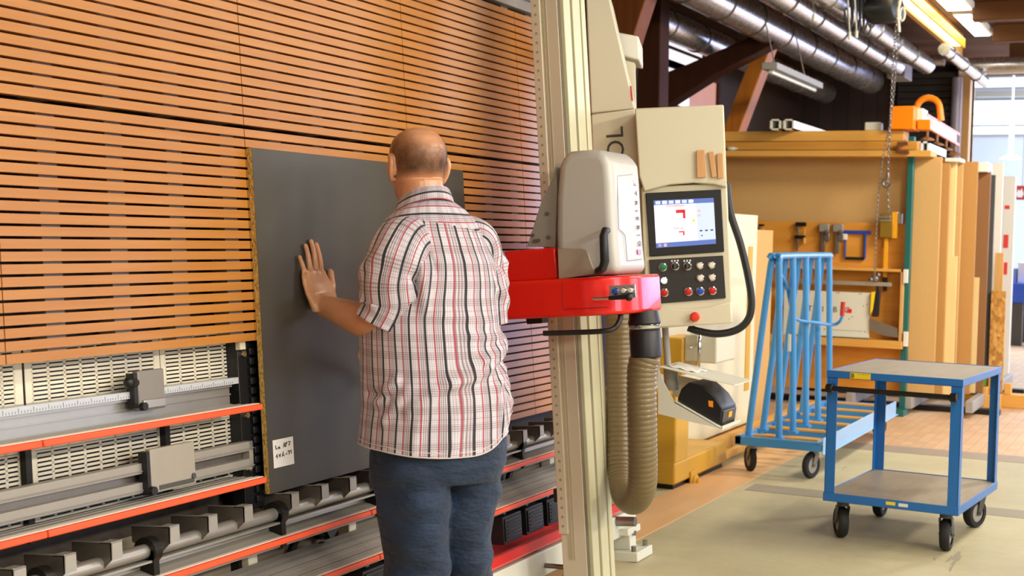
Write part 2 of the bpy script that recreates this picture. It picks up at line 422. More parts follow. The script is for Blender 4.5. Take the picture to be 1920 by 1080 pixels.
m = MB(); sb(m, 1.5, 3.46, -.1, -.095, .70, 1.2); part('vent_backing', m, M_darkgrey, SAW, FS)
for x in (g0-.02, g1-.005):
    m = MB(); sb(m, x-.012, x+.008, -.068, -.05, .70, .93); part('clamp_post', m, M_blacksteel, SAW, FS)
# shelves with orange lips
M_lipw = plain('lip_edge_white', '#f2eadb', .5)
def shelf(x0, x1, v, back=-.055, front=.062, lab=None, strips=0, lip=.0155):
    m = MB(); sb(m, x0, x1, back, front, v-.004, v); sb(m, x0, x1, back, back+.012, v-.03, v)
    for i in range(3 if back < 0 else 0): sb(m, x0, x1, back+.02+.028*i, back+.024+.028*i, v, v+.0015)
    o = part('support_shelf', m, M_alu2, SAW, FS)
    m = MB(); sb(m, x0, x1, front-.022, front+.001, v-.001, v+.0025); part('lip_edge', m, M_lipw, o, FS)
    m = MB(); sb(m, x0, x1-.004, front, front+.016, v-lip, v+.001); part('lip', m, M_orange, o, FS, bevel=.003, label='orange plastic lip')
    return o
for v in (.957, .747): shelf(1.6, 2.545, v); shelf(2.546, 3.42, v)
for xa, xb in ((2.6, 3.98), (3.981, 6.05)):
    o = shelf(xa, xb, .558, back=.03)
    m = MB().prism([(.05, .551), (.055, .558), (-.05, .590), (-.053, .584)], lambda p, t: Vector((t, -p[0], p[1])), xa, xb); part('sloping_plate', m, M_alu2, o, FS)
for xa, xb in ((2.6, 4.02), (4.021, 6.05)):
    o = shelf(xa, xb, .408, back=.03)
    m = MB().prism([(.05, .400), (.055, .408), (-.05, .476), (-.056, .470)], lambda p, t: Vector((t, -p[0], p[1])), xa, xb)
    for q in (.12, .2, .42, .5, .8): d_, v_ = .055-.105*q, .408+.068*q; m.prism([(d_, v_), (d_+.003, v_+.003), (d_-.003, v_+.007), (d_-.006, v_+.005)], lambda p, t: Vector((t, -p[0], p[1])), xa, xb)
    part('ribbed_profile', m, M_alu2, o, FS)
# measuring rail above shelf one
m = MB(); sb(m, 1.6, 3.42, -.055, -.04, .957, 1.012); sb(m, 1.6, 3.42, -.052, -.035, .985, .989); sb(m, 1.6, 3.42, -.05, -.03, 1.008, 1.016)
ra = part('measuring_rail', m, M_alu, SAW, FS)
m = MB(); sb(m, 1.6, 3.44, -.042, -.02, 1.016, 1.034); part('scale_tape', m, plain('scale_tape', '#c6cbd2', .4, .1), ra, FS)
m = MB()
for i in range(180): sb(m, 1.62+.01*i, 1.621+.01*i, -.0201, -.0195, 1.018, 1.024+(.006 if i % 5 == 0 else 0))
part('scale_marks', m, M_ink, ra, FS)
# stop block on the rail
(xa, va), (xb, vb) = sD(258, 696, .0), sD(311, 764, .0)
m = MB(); sb(m, xa, xb, -.02, .0, vb, va)
st = part('stop_block', m, plain('stop_grey', '#8b857e', .45, .2), SAW, FS, bevel=.003)
m = MB(); sb(m, xa+.012, xb-.005, 0, .006, vb+.005, vb+.028); part('stop_flap', m, M_alu, st, FS, bevel=.002)
m = MB().cyl((xa+.008, -.0, vb+.012), (xa+.008, -.014, vb+.012), .011, n=14).cyl((xa, .01, va-.03), (xa-.03, .0, va-.028), .012, n=12).ball((xa-.04, -.002, va-.026), .014)
sb(m, xa-.012, xa, -.03, -.004, vb+.01, va-.005)
part('stop_knob', m, M_black, st, FS)
# lower measuring arm and its stop
(xr, v1), (_, v2) = sD(474, 826, .0), sD(472, 877, .0)
h = (v1-v2)
m = MB()
for (q0, q1) in ((v1-h*.36, v1), (v2, v2+h*.36)):
    sb(m, 1.6, xr, -.03, .0, q0, q1); sb(m, 1.6, xr, -.002, .004, q0+.006, q0+.009)
sb(m, xr-.018, xr, -.03, .0, v2, v1)
ar = part('measuring_arm', m, M_alu2, SAW, FS, bevel=.002)
m = MB(); sb(m, 1.6, xr-.02, -.034, -.028, v2, v1); part('arm_backing', m, M_steel, ar, FS)
(xa, va), (xb, vb) = sD(281, 843, .02), sD(369, 915, .02)
m = MB(); sb(m, xa, xb, .002, .02, vb+.012, va); st = part('stop_block', m, plain('stop_grey2', '#a39c90', .5, .1), SAW, FS, bevel=.003)
m = MB(); sb(m, xa+.03, xb-.01, .018, .022, vb+.018, vb+.03); m.cyl((xb-.012, -.02, vb+.035), (xb-.012, -.024, vb+.035), .008)
part('stop_slot', m, M_darkgrey, st, FS)
m = MB(); sb(m, xa-.012, xa+.008, -.01, .018, vb+.01, va-.006); m.cyl((xa, -.0, vb+.02), (xa, -.03, vb+.02), .012, n=14)
part('stop_knob', m, M_black, st, FS)
# support bar with brackets on which the board stands
vbar = .625
m = MB().cyl((1.9, -.022, vbar-.002), (6.0, -.022, vbar-.002), .019, n=20); sb(m, 1.9, 6.0, .0, .046, vbar-.03, vbar-.024); sb(m, 1.9, 6.0, .0, .005, vbar-.05, vbar-.024)
bar = part('support_bar', m, M_alu, SAW, FS)
M_brk = plain('bracket_steel', '#6b655f', .42, .5, .1, 30)
M_brk2 = plain('bracket_edge', '#b4aea6', .4, .5, .05, 30)
def bracket(x):
    m = MB()
    pl = [(-.06, vbar+.012), (-.01, vbar-.006), (.04, vbar-.010), (.066, vbar+.012), (.066, vbar+.053), (-.06, vbar+.053)]
    m.prism(pl, lambda p, t: Vector((x+t, -p[0], p[1])), 0, .003)
    br_ = part('support_bracket', m, M_brk, SAW, FS, smooth=False)
    m = MB(); sb(m, x, x+.040, .062, .066, vbar+.010, vbar+.0535); sb(m, x, x+.04, .03, .066, vbar+.0505, vbar+.0545); sb(m, x-.001, x+.004, -.06, .067, vbar+.053, vbar+.0555)
    part('bracket_edge', m, M_brk2, br_, FS, smooth=False)
for x in [2.44+.163*i for i in range(3)]+[2.99+.163*i for i in range(3)]+[3.55+.163*i for i in range(14)]: bracket(x)
for x in (2.555, 2.94, 3.515, 4.06, 4.62, 5.2):
    m = MB().cyl((x, -.022, vbar-.002), (x+.03, -.022, vbar-.002), .036, n=20); sb(m, x, x+.022, -.01, .05, vbar-.10, vbar-.0)
    part('bar_clamp', m, M_blacksteel, SAW, FS)
# posts, braces and boxes in the under frame
for x in (2.75, 3.49, 4.05, 4.6, 5.15, 5.7):
    m = MB(); sb(m, x, x+.045, -.10, -.055, 0.08, .62); part('frame_post', m, M_cream2, SAW, FS, bevel=.003)
for x in (3.72, 4.35, 5.3):
    m = MB().tube([(x, .085, .42), (x+.11, .07, .60)], .013, 8); part('brace', m, M_blacksteel, SAW, FS)
m = MB().prism([(3.84, .60), (4.05, .62), (4.02, .52), (3.93, .47)], lambda p, t: Vector((p[0], .05+t, p[1])), 0, .06)
part('chain_guard', m, M_black, SAW, FS)
for x in (3.86, 5.0):
    m = MB()
    for k in range(14): m.lathe([(.006, 0), (.012, .003), (.006, .006)], (x, .04, .40+.012*k), (0, 0, 1), 10)
    part('spring', m, M_steel, SAW, FS)
m = MB()
m.tube(spline([(3.0, .06, .64), (3.03, .05, .60), (3.02, .05, .54)], 6), .006, 8); m.tube(spline([(2.9, .06, .66), (2.86, .05, .58), (2.87, .05, .48)], 6), .005, 8)
part('cable', m, plain('green_cable', '#22402c', .5), SAW, FS)
m = MB(); sb(m, 2.4, 6.05, -.115, -.11, .08, .64); part('under_sheet', m, plain('under_sheet', '#8f8676', .7, 0, .15, 4), SAW, FS)
for i, x in enumerate((3.95, 4.16, 4.99, 5.2, 5.41, 5.62, 5.83)):
    m = MB(); sb(m, x, x+.165, -.05, .05, .258, .365); sb(m, x+.01, x+.155, .05, .056, .27, .355)
    for k in range(5): sb(m, x+.02, x+.145, .056, .06, .28+.014*k, .286+.014*k)
    b = part('roller_housing', m, M_black, SAW, FS, bevel=.004)
    m = MB(); sb(m, x+.07, x+.09, .0, .02, .365, .39); part('hanger_bolt', m, M_steel, b, FS)
# bottom tray, base beam and feet
m = MB(); sb(m, 3.4, 6.12, -.06, .085, .205, .212); sb(m, 3.4, 6.12, .08, .10, .205, .245)
tr = part('base_tray', m, plain('tray_pink', '#e5605c', .45), SAW, FS)
m = MB(); sb(m, 3.4, 6.12, -.06, -.05, .2, .255); sb(m, 3.4, 6.12, .0995, .102, .212, .247); part('tray_face', m, plain('tray_red', '#d8241e', .4), tr, FS)
m = MB(); m.box(1.5, 6.3, -.10, .0, .09, .19); part('base_beam', m, M_offwhite, SAW, FS, bevel=.004)
for x in (2.9, 4.5, 6.15):
    m = MB().box(x-.04, x+.04, -.135, -.055, .03, .12); m.prism([(-.08, .1), (.08, .1), (.08, .13), (-.08, .13)], lambda p, t: Vector((x+p[0], t, p[1])), -.145, -.045)
    f = part('foot', m, M_offwhite, SAW, FS, bevel=.003)
    m = MB().box(x-.1, x+.1, -.19, -.03, .0-.012, .012+.018); part('foot_plate', m, M_offwhite, f, FS, bevel=.003)
    m = MB()
    for q0, q1 in (((x-.075, -.165, .03), (x-.075, -.165, .055)), ((x+.075, -.165, .03), (x+.075, -.165, .055)), ((x, -.15, .1), (x, -.13, .1))): part('foot_bolt', MB().cyl(q0, q1, .012, n=8), M_steel, f, FS)
part('end_stop', MB().cyl((6.05, -.09, .17), (6.05, -.19, .17), .022), M_steel, SAW, FS)
part('adjusting_rod', MB().cyl((5.25, -.09, .13), (5.25, -.3, .12), .01).cyl((5.1, -.25, .12), (5.36, -.25, .12), .012), M_steel, SAW, FS)

# ------------------------------------------------------------------ the board being sawn
(bx0, bv1), (_, bv0), (bx1, _) = sD(472, 277, .0195), sD(508, 926, .0195), sD(868, 321, .0195)
BRD = thing('laminated_board', 'tall dark grey laminated chipboard panel standing on the saw under the hand', 'board', (bx0, 0, bv0), FS)
m = MB(); sb(m, bx0, bx1, .0012, .0185, bv0, bv1); part('core', m, M_chip, BRD, FS)
def lam():
    t = NT('charcoal_laminate'); v = t.mapping(); n = t.noise(v, 3, 5, .65); n2 = t.noise(t.mapping((1, 1, 9)), 30, 3)
    col = t.mix(n, lin('#3e3b36'), lin('#4b4740'))
    sc = t.math('GREATER_THAN', t.noise(t.mapping((3, 3, 40)), 1.4, 3), .79); col = t.mix(t.math('MULTIPLY', sc, .25), col, lin('#a09a90'))
    return t.fin(col, t.math('MULTIPLY_ADD', n2, .15, .38))
M_lam = lam()
m = MB(); sb(m, bx0, bx1, .0185, .0195, bv0, bv1); sb(m, bx0, bx1, .0002, .0012, bv0, bv1); part('laminate', m, M_lam, BRD, FS)
(l0, w1), (l1, _), (_, w0) = sD(511, 826, .02), sD(549, 818, .02), sD(516, 878, .02)
m = MB(); sb(m, l0, l1, .0195, .0202, w0, w1); lab = part('paper_label', m, M_paper, BRD, FS, label='white paper label with handwriting')
m = MB(); wl = l1-l0; hl = w1-w0
def scrib(x, v, pts): m.tube([(l0+wl*(x+a), -.0206, w0+hl*(v+b)) for a, b in pts], .0017, 6)
scrib(.12, .66, [(0, .14), (.02, 0), (.08, .02)]); scrib(.24, .66, [(0, .07), (.03, 0), (.06, .07), (.09, 0)])
scrib(.5, .68, [(0, 0), (.04, .16), (.08, 0)]); scrib(.62, .68, [(0, .16), (0, 0), (0, .08), (.07, .16)]); scrib(.74, .7, [(0, .14), (.1, .14), (.03, 0)])
scrib(.12, .34, [(.06, .14), (0, .06), (.05, 0), (.08, .06), (.02, .07)]); scrib(.26, .36, [(0, .1), (.04, 0), (.08, .12)]); scrib(.42, .36, [(0, 0), (.05, .16), (.1, 0), (.02, .06)])
scrib(.6, .42, [(0, 0), (.06, .0)]); scrib(.7, .38, [(0, .12), (.07, .14), (.06, 0)]); scrib(.82, .4, [(.06, .12), (0, .08), (.06, .05), (.05, 0)])
part('handwriting', m, M_ink, lab, FS)
# ------------------------------------------------------------------ gantry column
Xb = sD(998, 0, .27)[0]; d1 = sX(1049.5, 0, Xb)[0]; Xe = sD(1093, 0, d1)[0]
Xw = Xe-Xb
GAN = thing('gantry_column', 'cream aluminium gantry column leaning back, standing before the slats between man and console', 'column', (Xb, -.1, 0.0), FS)
M_gan = plain('gantry_profile', '#d3c8b2', .45, .05, .02); M_gan2 = plain('gantry_face', '#cfcbaa', .4, .1, .03)
m = MB(); sb(m, Xb, Xe, .27, d1-.012, -.02, 3.1); part('profile', m, M_gan, GAN, FS, bevel=.003)
m = MB()
for q0, q1, dd in ((.09, .36, .006), (.49, .80, .004), (.83, .995, .008)): sb(m, Xb+Xw*q0, Xb+Xw*q1, d1-.012, d1+dd, -.02, 3.1)
part('guide_rail', m, M_gan2, GAN, FS, bevel=.003)
m = MB(); sb(m, Xb+.002, Xe-.003, d1-.0125, d1-.010, -.02, 3.1)
part('groove', m, plain('groove_dark', '#6d6453', .6), GAN, FS)
e1 = sX(1013, 0, Xb)[0]; m = MB(); sb(m, Xb-.012, Xb, .266, e1, .30, 3.1); rk = part('hole_strip', m, M_gan, GAN, FS, bevel=.002)
m = MB()
for k in range(78): m.cyl((Xb-.0126, -(.266+e1)/2, .33+.0355*k), (Xb-.010, -(.266+e1)/2, .33+.0355*k), .0055, n=10)
part('hole', m, plain('hole_shade', '#a3977c', .7), rk, FS)
m = MB()
for q in (.42, .5, .6): dd = .27+(d1-.27)*(q-.14); sb(m, Xb-.003, Xb, dd, dd+.004, .2, 3.1)
part('edge_ridge', m, plain('ridge', '#bdb298', .5), GAN, FS)
m = MB(); sb(m, Xb-.006, Xb+.03, .25, .28, .42, .47); part('guide_shoe', m, M_black, GAN, FS)
m = MB(); sb(m, Xb-.02, Xe+.02, .25, d1+.01, -.025, -.0); part('foot_carriage', m, M_darkgrey, GAN, FS, bevel=.004)
# cable chain seen between column and hoses
m = MB(); Xc = Xe+.05
for k in range(46):
    v = .62+.0175*k; sb(m, Xc, Xc+.03, d1+.006, d1+.05, v, v+.0135)
cc = part('cable_chain', m, M_black, GAN, FS)
m = MB()
for k in range(23): v = .622+.035*k; sb(m, Xc-.002, Xc, d1+.012, d1+.02, v, v+.012); sb(m, Xc-.002, Xc, d1+.034, d1+.043, v, v+.012)
part('chain_pin', m, M_white, cc, FS)
# cover of the lifting column
def Sp(pl, X0, X1, mb=None):
    mb = mb or MB(); P = [sX(x, y, X0) for x, y in pl]
    return mb.prism(P, lambda p, t: Vector((t, -p[0], p[1])), X0, X1)
FH = FS @ Matrix.Translation((5.6, -.42, 0)) @ Matrix.Rotation(R(17), 4, 'Z')
def sF(x, y, X, Fm):
    n = Fm.to_3x3() @ Vector((1, 0, 0)); q = Fm.inverted() @ hit(x, y, Fm @ Vector((X, 0, 0)), n); return (-q.y, q.z)
def sH(x, y, X): return sF(x, y, X, FH)
def SpH(pl, X0, X1, mb=None):
    mb = mb or MB(); P = [sH(x, y, X0) for x, y in pl]
    return mb.prism(P, lambda p, t: Vector((t, -p[0], p[1])), X0, X1)
XC = .13
CON = thing('control_console', 'cream control console with lit touch screen and rows of coloured buttons beside gantry column', 'control console', (0, 0, 1.2), FH)
def uvb(pl, X0, X1): return SpH(pl, X0, X1)
part('lift_cover', SpH([(1097, -40), (1133, -40), (1144, 0), (1190, 203), (1108, 213)], XC, XC+.22), M_cream, CON, FH, bevel=.006)
part('column_box', SpH([(1108, 214), (1191, 204), (1204, 380), (1212, 560), (1122, 560)], XC, XC+.22), M_cream, CON, FH, bevel=.006)
a = sH(1155, 262, XC)
Mt = FH @ Matrix.Translation((XC-.002, -a[0], a[1])) @ Matrix.Rotation(R(-90), 4, 'Z') @ Matrix.Rotation(R(90), 4, 'X') @ Matrix.Rotation(R(90), 4, 'Z')
part('lettering', textmb('OL', .105, FH.inverted() @ Mt @ Matrix.Translation((-.015, 0, 0)), .001, 1.05), plain('letter_grey', '#4a4640', .6), CON, FH, smooth=False)
m = SpH([(1158, 60), (1198, 68), (1199, 112), (1162, 104)], XC+.25, XC+.55); part('junction_box', m, M_white, CON, FH, bevel=.008)
m = SpH([(1160, 110), (1190, 118), (1192, 205), (1170, 205)], XC+.24, XC+.3); part('box_bracket', m, M_cream, CON, FH)
m = SpH([(1181, 160), (1184, 162), (1187, 190), (1184, 188)], XC-.0015, XC); part('red_mark', m, M_red, CON, FH)
XF = 0.0
part('upper_cover', SpH([(1190, 203), (1357, 196), (1363, 351), (1340, 345.5), (1300, 342.5), (1255, 346), (1208, 359), (1198, 330)], XF-.03, XF+.28), M_cream, CON, FH, bevel=.006)
part('body', SpH([(1202, 350), (1363, 343), (1374, 604), (1224, 613), (1210, 560)], XF, XF+.25), M_cream, CON, FH, bevel=.006)
part('chin', SpH([(1236, 573), (1260, 577), (1290, 578.5), (1330, 575), (1372, 564), (1374, 606), (1226, 616), (1224, 590)], XF-.03, XF+.2), M_cream, CON, FH, bevel=.008)
part('post', MB().cyl((XF+.12, -sH(1246, 612, XF+.1)[0], sH(1246, 612, XF+.1)[1]+.05), (XF+.12, -sH(1246, 612, XF+.1)[0]-.005, sH(1246, 690, XF+.1)[1]-.02), .014), M_grey, CON, FH)
bz = part('screen_bezel', SpH([(1210, 362), (1352, 355), (1358, 472), (1218, 481)], XF-.012, XF+.005), M_black, CON, FH, bevel=.003, label='black screen bezel')
SCx = [(1225.5, 376), (1338, 371), (1342.5, 457), (1230.5, 465)]
def sq(u0, v0, u1, v1):
    def P(u, v): return tuple((1-v)*((1-u)*SCx[0][k]+u*SCx[1][k])+v*((1-u)*SCx[3][k]+u*SCx[2][k]) for k in (0, 1))
    return [P(u0, v0), P(u1, v0), P(u1, v1), P(u0, v1)]
E_w = emis('screen_white', '#f6f8ff', 1.05); E_b = emis('screen_blue', '#5f79c4', .95); E_lb = emis('screen_pale_blue', '#d5e2fb', 1.0)
E_r = emis('screen_red', '#e0262a', .95); E_p = emis('screen_pink', '#f3bcc0', .95); E_y = emis('screen_yellow', '#f0e23a', .95); E_d = emis('screen_dark', '#3a3f55', .8); E_v = emis('screen_violet', '#b9a5d8', .9)
dp = part('display', SpH(sq(0, 0, 1, 1), XF-.0125, XF-.012), E_w, bz, FH, label='lit display showing a cutting plan')
# graphics of the display lie on it as one inlaid layer with a colour for each zone
gm = MB(); GL = [E_b, E_lb, E_r, E_p, E_y, E_d, E_v, E_w]
def g(mi, u0, v0, u1, v1, o=.0128):
    n0 = len(gm.f); SpH(sq(u0, v0, u1, v1), XF-o, XF-o+.0002, gm)
    for k in range(n0, len(gm.f)): gm.mi[k] = mi
g(0, 0, 0, 1, .1); g(0, 0, .9, 1, 1); g(1, .7, .1, 1, .9)
for k in range(6): g(7 if k % 2 else 1, .03+.11*k, .015, .11+.11*k, .085, .0130)
g(3, .2, .12, .51, .145); g(3, .32, .14, .5, .15)
g(2, .36, .22, .51, .29); g(2, .475, .22, .515, .41); g(3, .2, .16, .48, .165); g(3, .2, .33, .46, .335)
g(4, .62, .44, .67, .49); g(3, .3, .6, .48, .62); g(2, .39, .68, .48, .705); g(2, .46, .68, .485, .77)
g(3, .72, .24, .77, .29); g(3, .72, .34, .77, .39); g(1, .74, .42, .95, .425)
for u in (.74, .83, .92): g(5, u, .68, u+.045, .71, .0130)
g(5, .76, .79, .785, .815, .0130); g(6, .04, .92, .09, .985, .0130); g(3, .13, .92, .18, .985, .0130)
part('screen_graphics', gm, GL, bz, FH, smooth=False)
bp = part('button_panel', SpH([(1217, 487), (1356, 479), (1361, 559), (1224, 570)], XF-.01, XF+.004), plain('button_panel_dark', '#2b2a29', .5), CON, FH, bevel=.002)
def btn(x, y, mat, par, X, r=.0135, name='push_button', lab=None, ring=True, Fm=FH):
    a = sF(x, y, X, Fm); c = Vector((X, -a[0], a[1])); m = MB()
    m.lathe([(r*.2, -.013), (r*.85, -.012), (r, -.008), (r, 0)], c, (1, 0, 0), 18); b0 = len(m.f)
    if ring:
        m.lathe([(r*1.02, -.006), (r*1.3, -.005), (r*1.32, 0)], c, (1, 0, 0), 18, cap=False)
        for k in range(b0, len(m.f)): m.mi[k] = 1
    return part(name, m, [mat, M_chrome], par, Fm, label=lab)
XB = XF-.01
btn(1243, 501, M_greenbtn, bp, XB, lab='green push button'); btn(1245, 526, M_lit, bp, XB, .012, lab='lit white push button'); btn(1246, 549, M_redbtn, bp, XB, lab='lower left red push button')
for x, y in ((1312, 498), (1334, 497), (1313, 521), (1335, 520)): btn(x, y, M_whitebtn, bp, XB, .012)
btn(1291, 547, M_redbtn, bp, XB, lab='red push button beside the blue one'); btn(1313, 546, M_bluebtn, bp, XB, lab='blue push button'); btn(1336, 545, M_redbtn, bp, XB, lab='right red push button')
for x in (1266, 1289):
    o = btn(x, 499, M_black, bp, XB, .0135, 'selector_knob', 'black selector knob')
    a = sH(x, 499, XB); m = MB()
    m.box(XB-.022, XB-.01, -a[0]-.004, -a[0]+.004, a[1]-.013, a[1]+.013)
    for da in (-.012, 0, .012): m.box(XB-.001, XB, -a[0]-da-.004, -a[0]-da+.002, a[1]+.019, a[1]+.027)
    part('knob_grip', m, M_darkgrey, bp, FH)
    m = MB()
    for da in (-.012, 0, .012): m.box(XB-.0012, XB, -a[0]-da-.003, -a[0]-da+.003, a[1]+.018, a[1]+.026)
    part('knob_mark', m, M_white, bp, FH)
a = sH(1303, 594, XF-.03); m = MB().lathe([(.001, -.034), (.014, -.033), (.02, -.026), (.02, -.018), (.011, -.015), (.011, 0)], (XF-.03, -a[0], a[1]), (1, 0, 0), 22)
part('stop_knob', m, plain('stop_red', '#e23a1c', .35), CON, FH, label='round red stop knob')
pts = [(1362, 345), (1366, 380), (1372, 408), (1389, 460), (1404, 525), (1409, 570), (1402, 600), (1380, 619), (1345, 626), (1310, 621), (1290, 614)]
P = [Vector((XF+.06, -sH(x, y, XF+.06)[0], sH(x, y, XF+.06)[1])) for x, y in pts]
part('cable_loop', MB().tube(spline(P, 8), .0155, 16), M_black, CON, FH, label='thick black cable loop')
m = MB()
for k in range(5): p = P[0]+(P[1]-P[0])*(k/5); m.ball(p, .014, 12, 8, (1, .8, .6))
part('cable_gland', m, M_black, CON, FH)
m = MB(); sb(m, Xe-.03, 5.66, .30, .40, 1.36, 1.50); sb(m, Xe-.03, Xe+.02, .26, .40, 1.32, 1.54); part('carrier_arm', m, M_cream, CON, FS, bevel=.006)
# three wooden wedges stuck in the gap of the upper cover
XW = XF-.032
for pl, lb in (([(1306, 282), (1321, 281), (1324, 332), (1307, 333)], 'broad pine wedge, leftmost of the three on the console cover'), ([(1328, 285), (1338, 284), (1344, 331), (1335, 333)], 'narrow pine wedge, middle of the three on the console cover'), ([(1344, 288), (1355, 287), (1357, 333), (1346, 335)], 'pine wedge at the right edge of the console cover')):
    top('wooden_wedge', SpH(pl, XW-.014, XW+.0015), woodm('wedge'+pl[0][0].__str__(), '#cf9a66', '#deb180', 2, 6, .6, .3, 26), lb, 'wedge', 'wooden wedges on the console', Fm=FH, bevel=.0015)

# ------------------------------------------------------------------ saw unit
X0 = 4.65
SAWU = thing('saw_unit', 'red and silver sawing head with black handles riding on the gantry column', 'saw head', (4.83, -.3, 1.1), FS)
ta, tb, ba, bb = sX(953, 530, X0), sX(1140, 516, X0), sX(953, 604, X0), sX(1150, 586, X0)
dR = sX(1234, 545, 5.)[0]
vT, vB = (ta[1]+tb[1])/2, (ba[1]+bb[1])/2
out = [(X0, .035), (X0, dR-.17)]
for k in range(1, 13):
    t = k/12*math.pi/2; out.append((X0+.18*(1-math.cos(t))*1.0, dR-.17+.17*math.sin(t)))
out += [(5.03, dR), (5.06, dR-.03), (5.06, d1+.03), (5.06, .035)]
m = MB().prism(out, lambda p, t: Vector((p[0], -p[1], t)), vB, vT)
hs = part('blade_housing', m, M_red, SAWU, FS, bevel=.012, seg=3, label='red blade housing')
m = MB(); q = [sX(1055, 532, X0), sX(1057, 580, X0), sX(1140, 576, X0)]
for a, b in ((q[0], q[1]), (q[1], q[2])): m.tube([(X0-.0005, -a[0], a[1]), (X0-.0005, -b[0], b[1])], .0012, 6)
part('panel_joint', m, plain('joint_red', '#8e0f06', .5), hs, FS)
part('back_guard', Sp([(945, 471), (1040, 464), (1046, 524), (945, 530)], 4.73, 5.03), M_red, SAWU, FS, bevel=.006, label='red upright blade guard')
m = Sp([(986, 597), (1016, 595), (1016, 606), (988, 608)], 4.73, 4.79); part('stop_pad', m, M_black, SAWU, FS)
hood_pl = [(1043, 523), (1040, 440), (1041, 370), (1046, 310), (1053, 292), (1066, 283), (1100, 280), (1122, 281), (1136, 288), (1144, 306), (1147, 340), (1150, 400), (1154, 460), (1160, 514)]
hd = part('motor_hood', Sp(hood_pl, 4.72, 5.02), M_silver, SAWU, FS, bevel=.032, seg=5, label='silver motor hood')
m = Sp([(1045, 466), (1090, 464.5), (1100, 468), (1105, 482), (1116, 514), (1047, 524)], 4.715, 4.73); part('hood_recess', m, plain('recess_taupe', '#a39684', .5), SAWU, FS, bevel=.003)
dH = sX(1152, 420, 4.72)[0]
def hs2(x, y):                              # a point on the right side face of the hood
    q0, q1 = sX(1144, 306, 4.72), sX(1160, 514, 4.72); d = .5*(q0[0]+q1[0])
    for _ in range(4):
        X, v = sD(x, y, d); d = q0[0]+(q1[0]-q0[0])*(v-q0[1])/(q1[1]-q0[1])
    return Vector((X, -d-.0004, v))
m = MB()
m.tube([hs2(x, y) for x, y in [(1157, 330), (1160, 430), (1166, 434), (1172, 442), (1176, 489), (1203, 486)]], .0012, 6)
m.tube([hs2(x, y) for x, y in [(1157, 330), (1186, 327)]], .0012, 6); part('hood_seam', m, plain('seam_grey', '#8e8d88', .5), hd, FS)
a, b = hs2(1190, 350), hs2(1199, 455); c = (a+b)/2; ey = (a-b).normalized()*1.0; ex = Vector((0, -1, 0)).cross(ey).normalized(); ex = -ex; ez = ex.cross(ey)
ex, ey = (b-a).normalized(), None; nrm_ = Vector((0, -1, 0)); nrm_ = (nrm_-ex*nrm_.dot(ex)).normalized(); ey = nrm_.cross(ex)
Mt = Matrix((ex, ey, nrm_)).transposed().to_4x4(); Mt.translation = c+nrm_*.0006
part('lettering', textmb('STRIEBIG', .03, Mt, .0006, 2.1), M_darkgrey, hd, FS, smooth=False)
for y0 in (338, 468):
    q = [hs2(x, y) for x, y in ((1187+(y0-338)*.06, y0), (1193+(y0-338)*.06, y0), (1194+(y0-338)*.06, y0+9), (1188+(y0-338)*.06, y0+9))]
    part('red_square', MB().prism(q, lambda p, t: p+Vector((0, -t, 0)), -.0005, .001), M_red, hd, FS)
# grey mounting bracket on the left of the hood
br = part('mount_bracket', Sp([(1042, 305), (1038, 330), (1014, 380), (988, 462), (1041, 464), (1045, 360)], 4.77, 4.83), M_grey, SAWU, FS, bevel=.002)
m = MB()
for x, y in ((1026, 401), (999, 441), (1003, 452), (1010, 451), (1029, 445)): a = sX(x, y, 4.77); m.cyl((4.764, -a[0], a[1]), (4.772, -a[0], a[1]), .007, n=10)
part('bracket_bolt', m, M_steel, br, FS)
def Pt(X, x, y): a = sX(x, y, X); return Vector((X, -a[0], a[1]))
m = MB().tube([Pt(4.72, 1139, 432), Pt(4.64, 1134, 432), Pt(4.63, 1132, 442), Pt(4.63, 1134, 490), Pt(4.63, 1130, 503), Pt(4.65, 1122, 508), Pt(4.72, 1124, 508)], [.011, .012, .015, .016, .015, .014, .014], 14)
part('grip_handle', m, M_black, SAWU, FS, label='black grip handle')
bpl = part('button_plate', Sp([(1142, 536), (1190, 533), (1192, 558), (1143, 562)], X0-.006, X0+.002), M_alu, SAWU, FS, bevel=.001)
btn(1154, 546, M_bluebtn, bpl, X0-.006, .010, lab='blue push button', Fm=FS); btn(1170, 545, M_whitebtn, bpl, X0-.006, .009, Fm=FS); btn(1183, 544, M_whitebtn, bpl, X0-.006, .009, Fm=FS)
lv = part('lever', MB().tube([Pt(X0-.03, 1142, 559), Pt(X0-.03, 1178, 556)], [.007, .0095], 12).ball(Pt(X0-.03, 1179, 557), .014, 14, 10).cyl(Pt(X0-.03, 1176, 557), Pt(X0+.01, 1176, 557), .007), M_black, SAWU, FS, label='black lever')
part('lever_rod', MB().tube([Pt(X0-.03, 1112, 560), Pt(X0-.03, 1142, 559)], .0055, 10), M_chrome, lv, FS)
m = MB().tube(spline([Pt(4.67, 1019, 625), Pt(4.68, 1060, 624), Pt(4.69, 1130, 621), Pt(4.71, 1152, 615), Pt(4.73, 1162, 600), Pt(4.75, 1164, 585)], 5), .0095, 12)
part('pull_bar', m, M_black, SAWU, FS, label='black bent pull bar')
# hose spigot under the housing
a = sX(1200, 590, 4.85); sp = (a[0], a[1])
hx = 4.89
part('hose_spigot', MB().lathe([(.052, .0), (.056, -.03), (.06, -.045), (.056, -.05), (.056, -.085)], (hx, -sp[0], vB+.005), (0, 0, 1), 28), M_black, SAWU, FS)
part('hose_clamp', MB().lathe([(.0585, -.052), (.060, -.05), (.060, -.062), (.0585, -.064)], (hx, -sp[0], vB+.005), (0, 0, 1), 28), M_chrome, SAWU, FS)

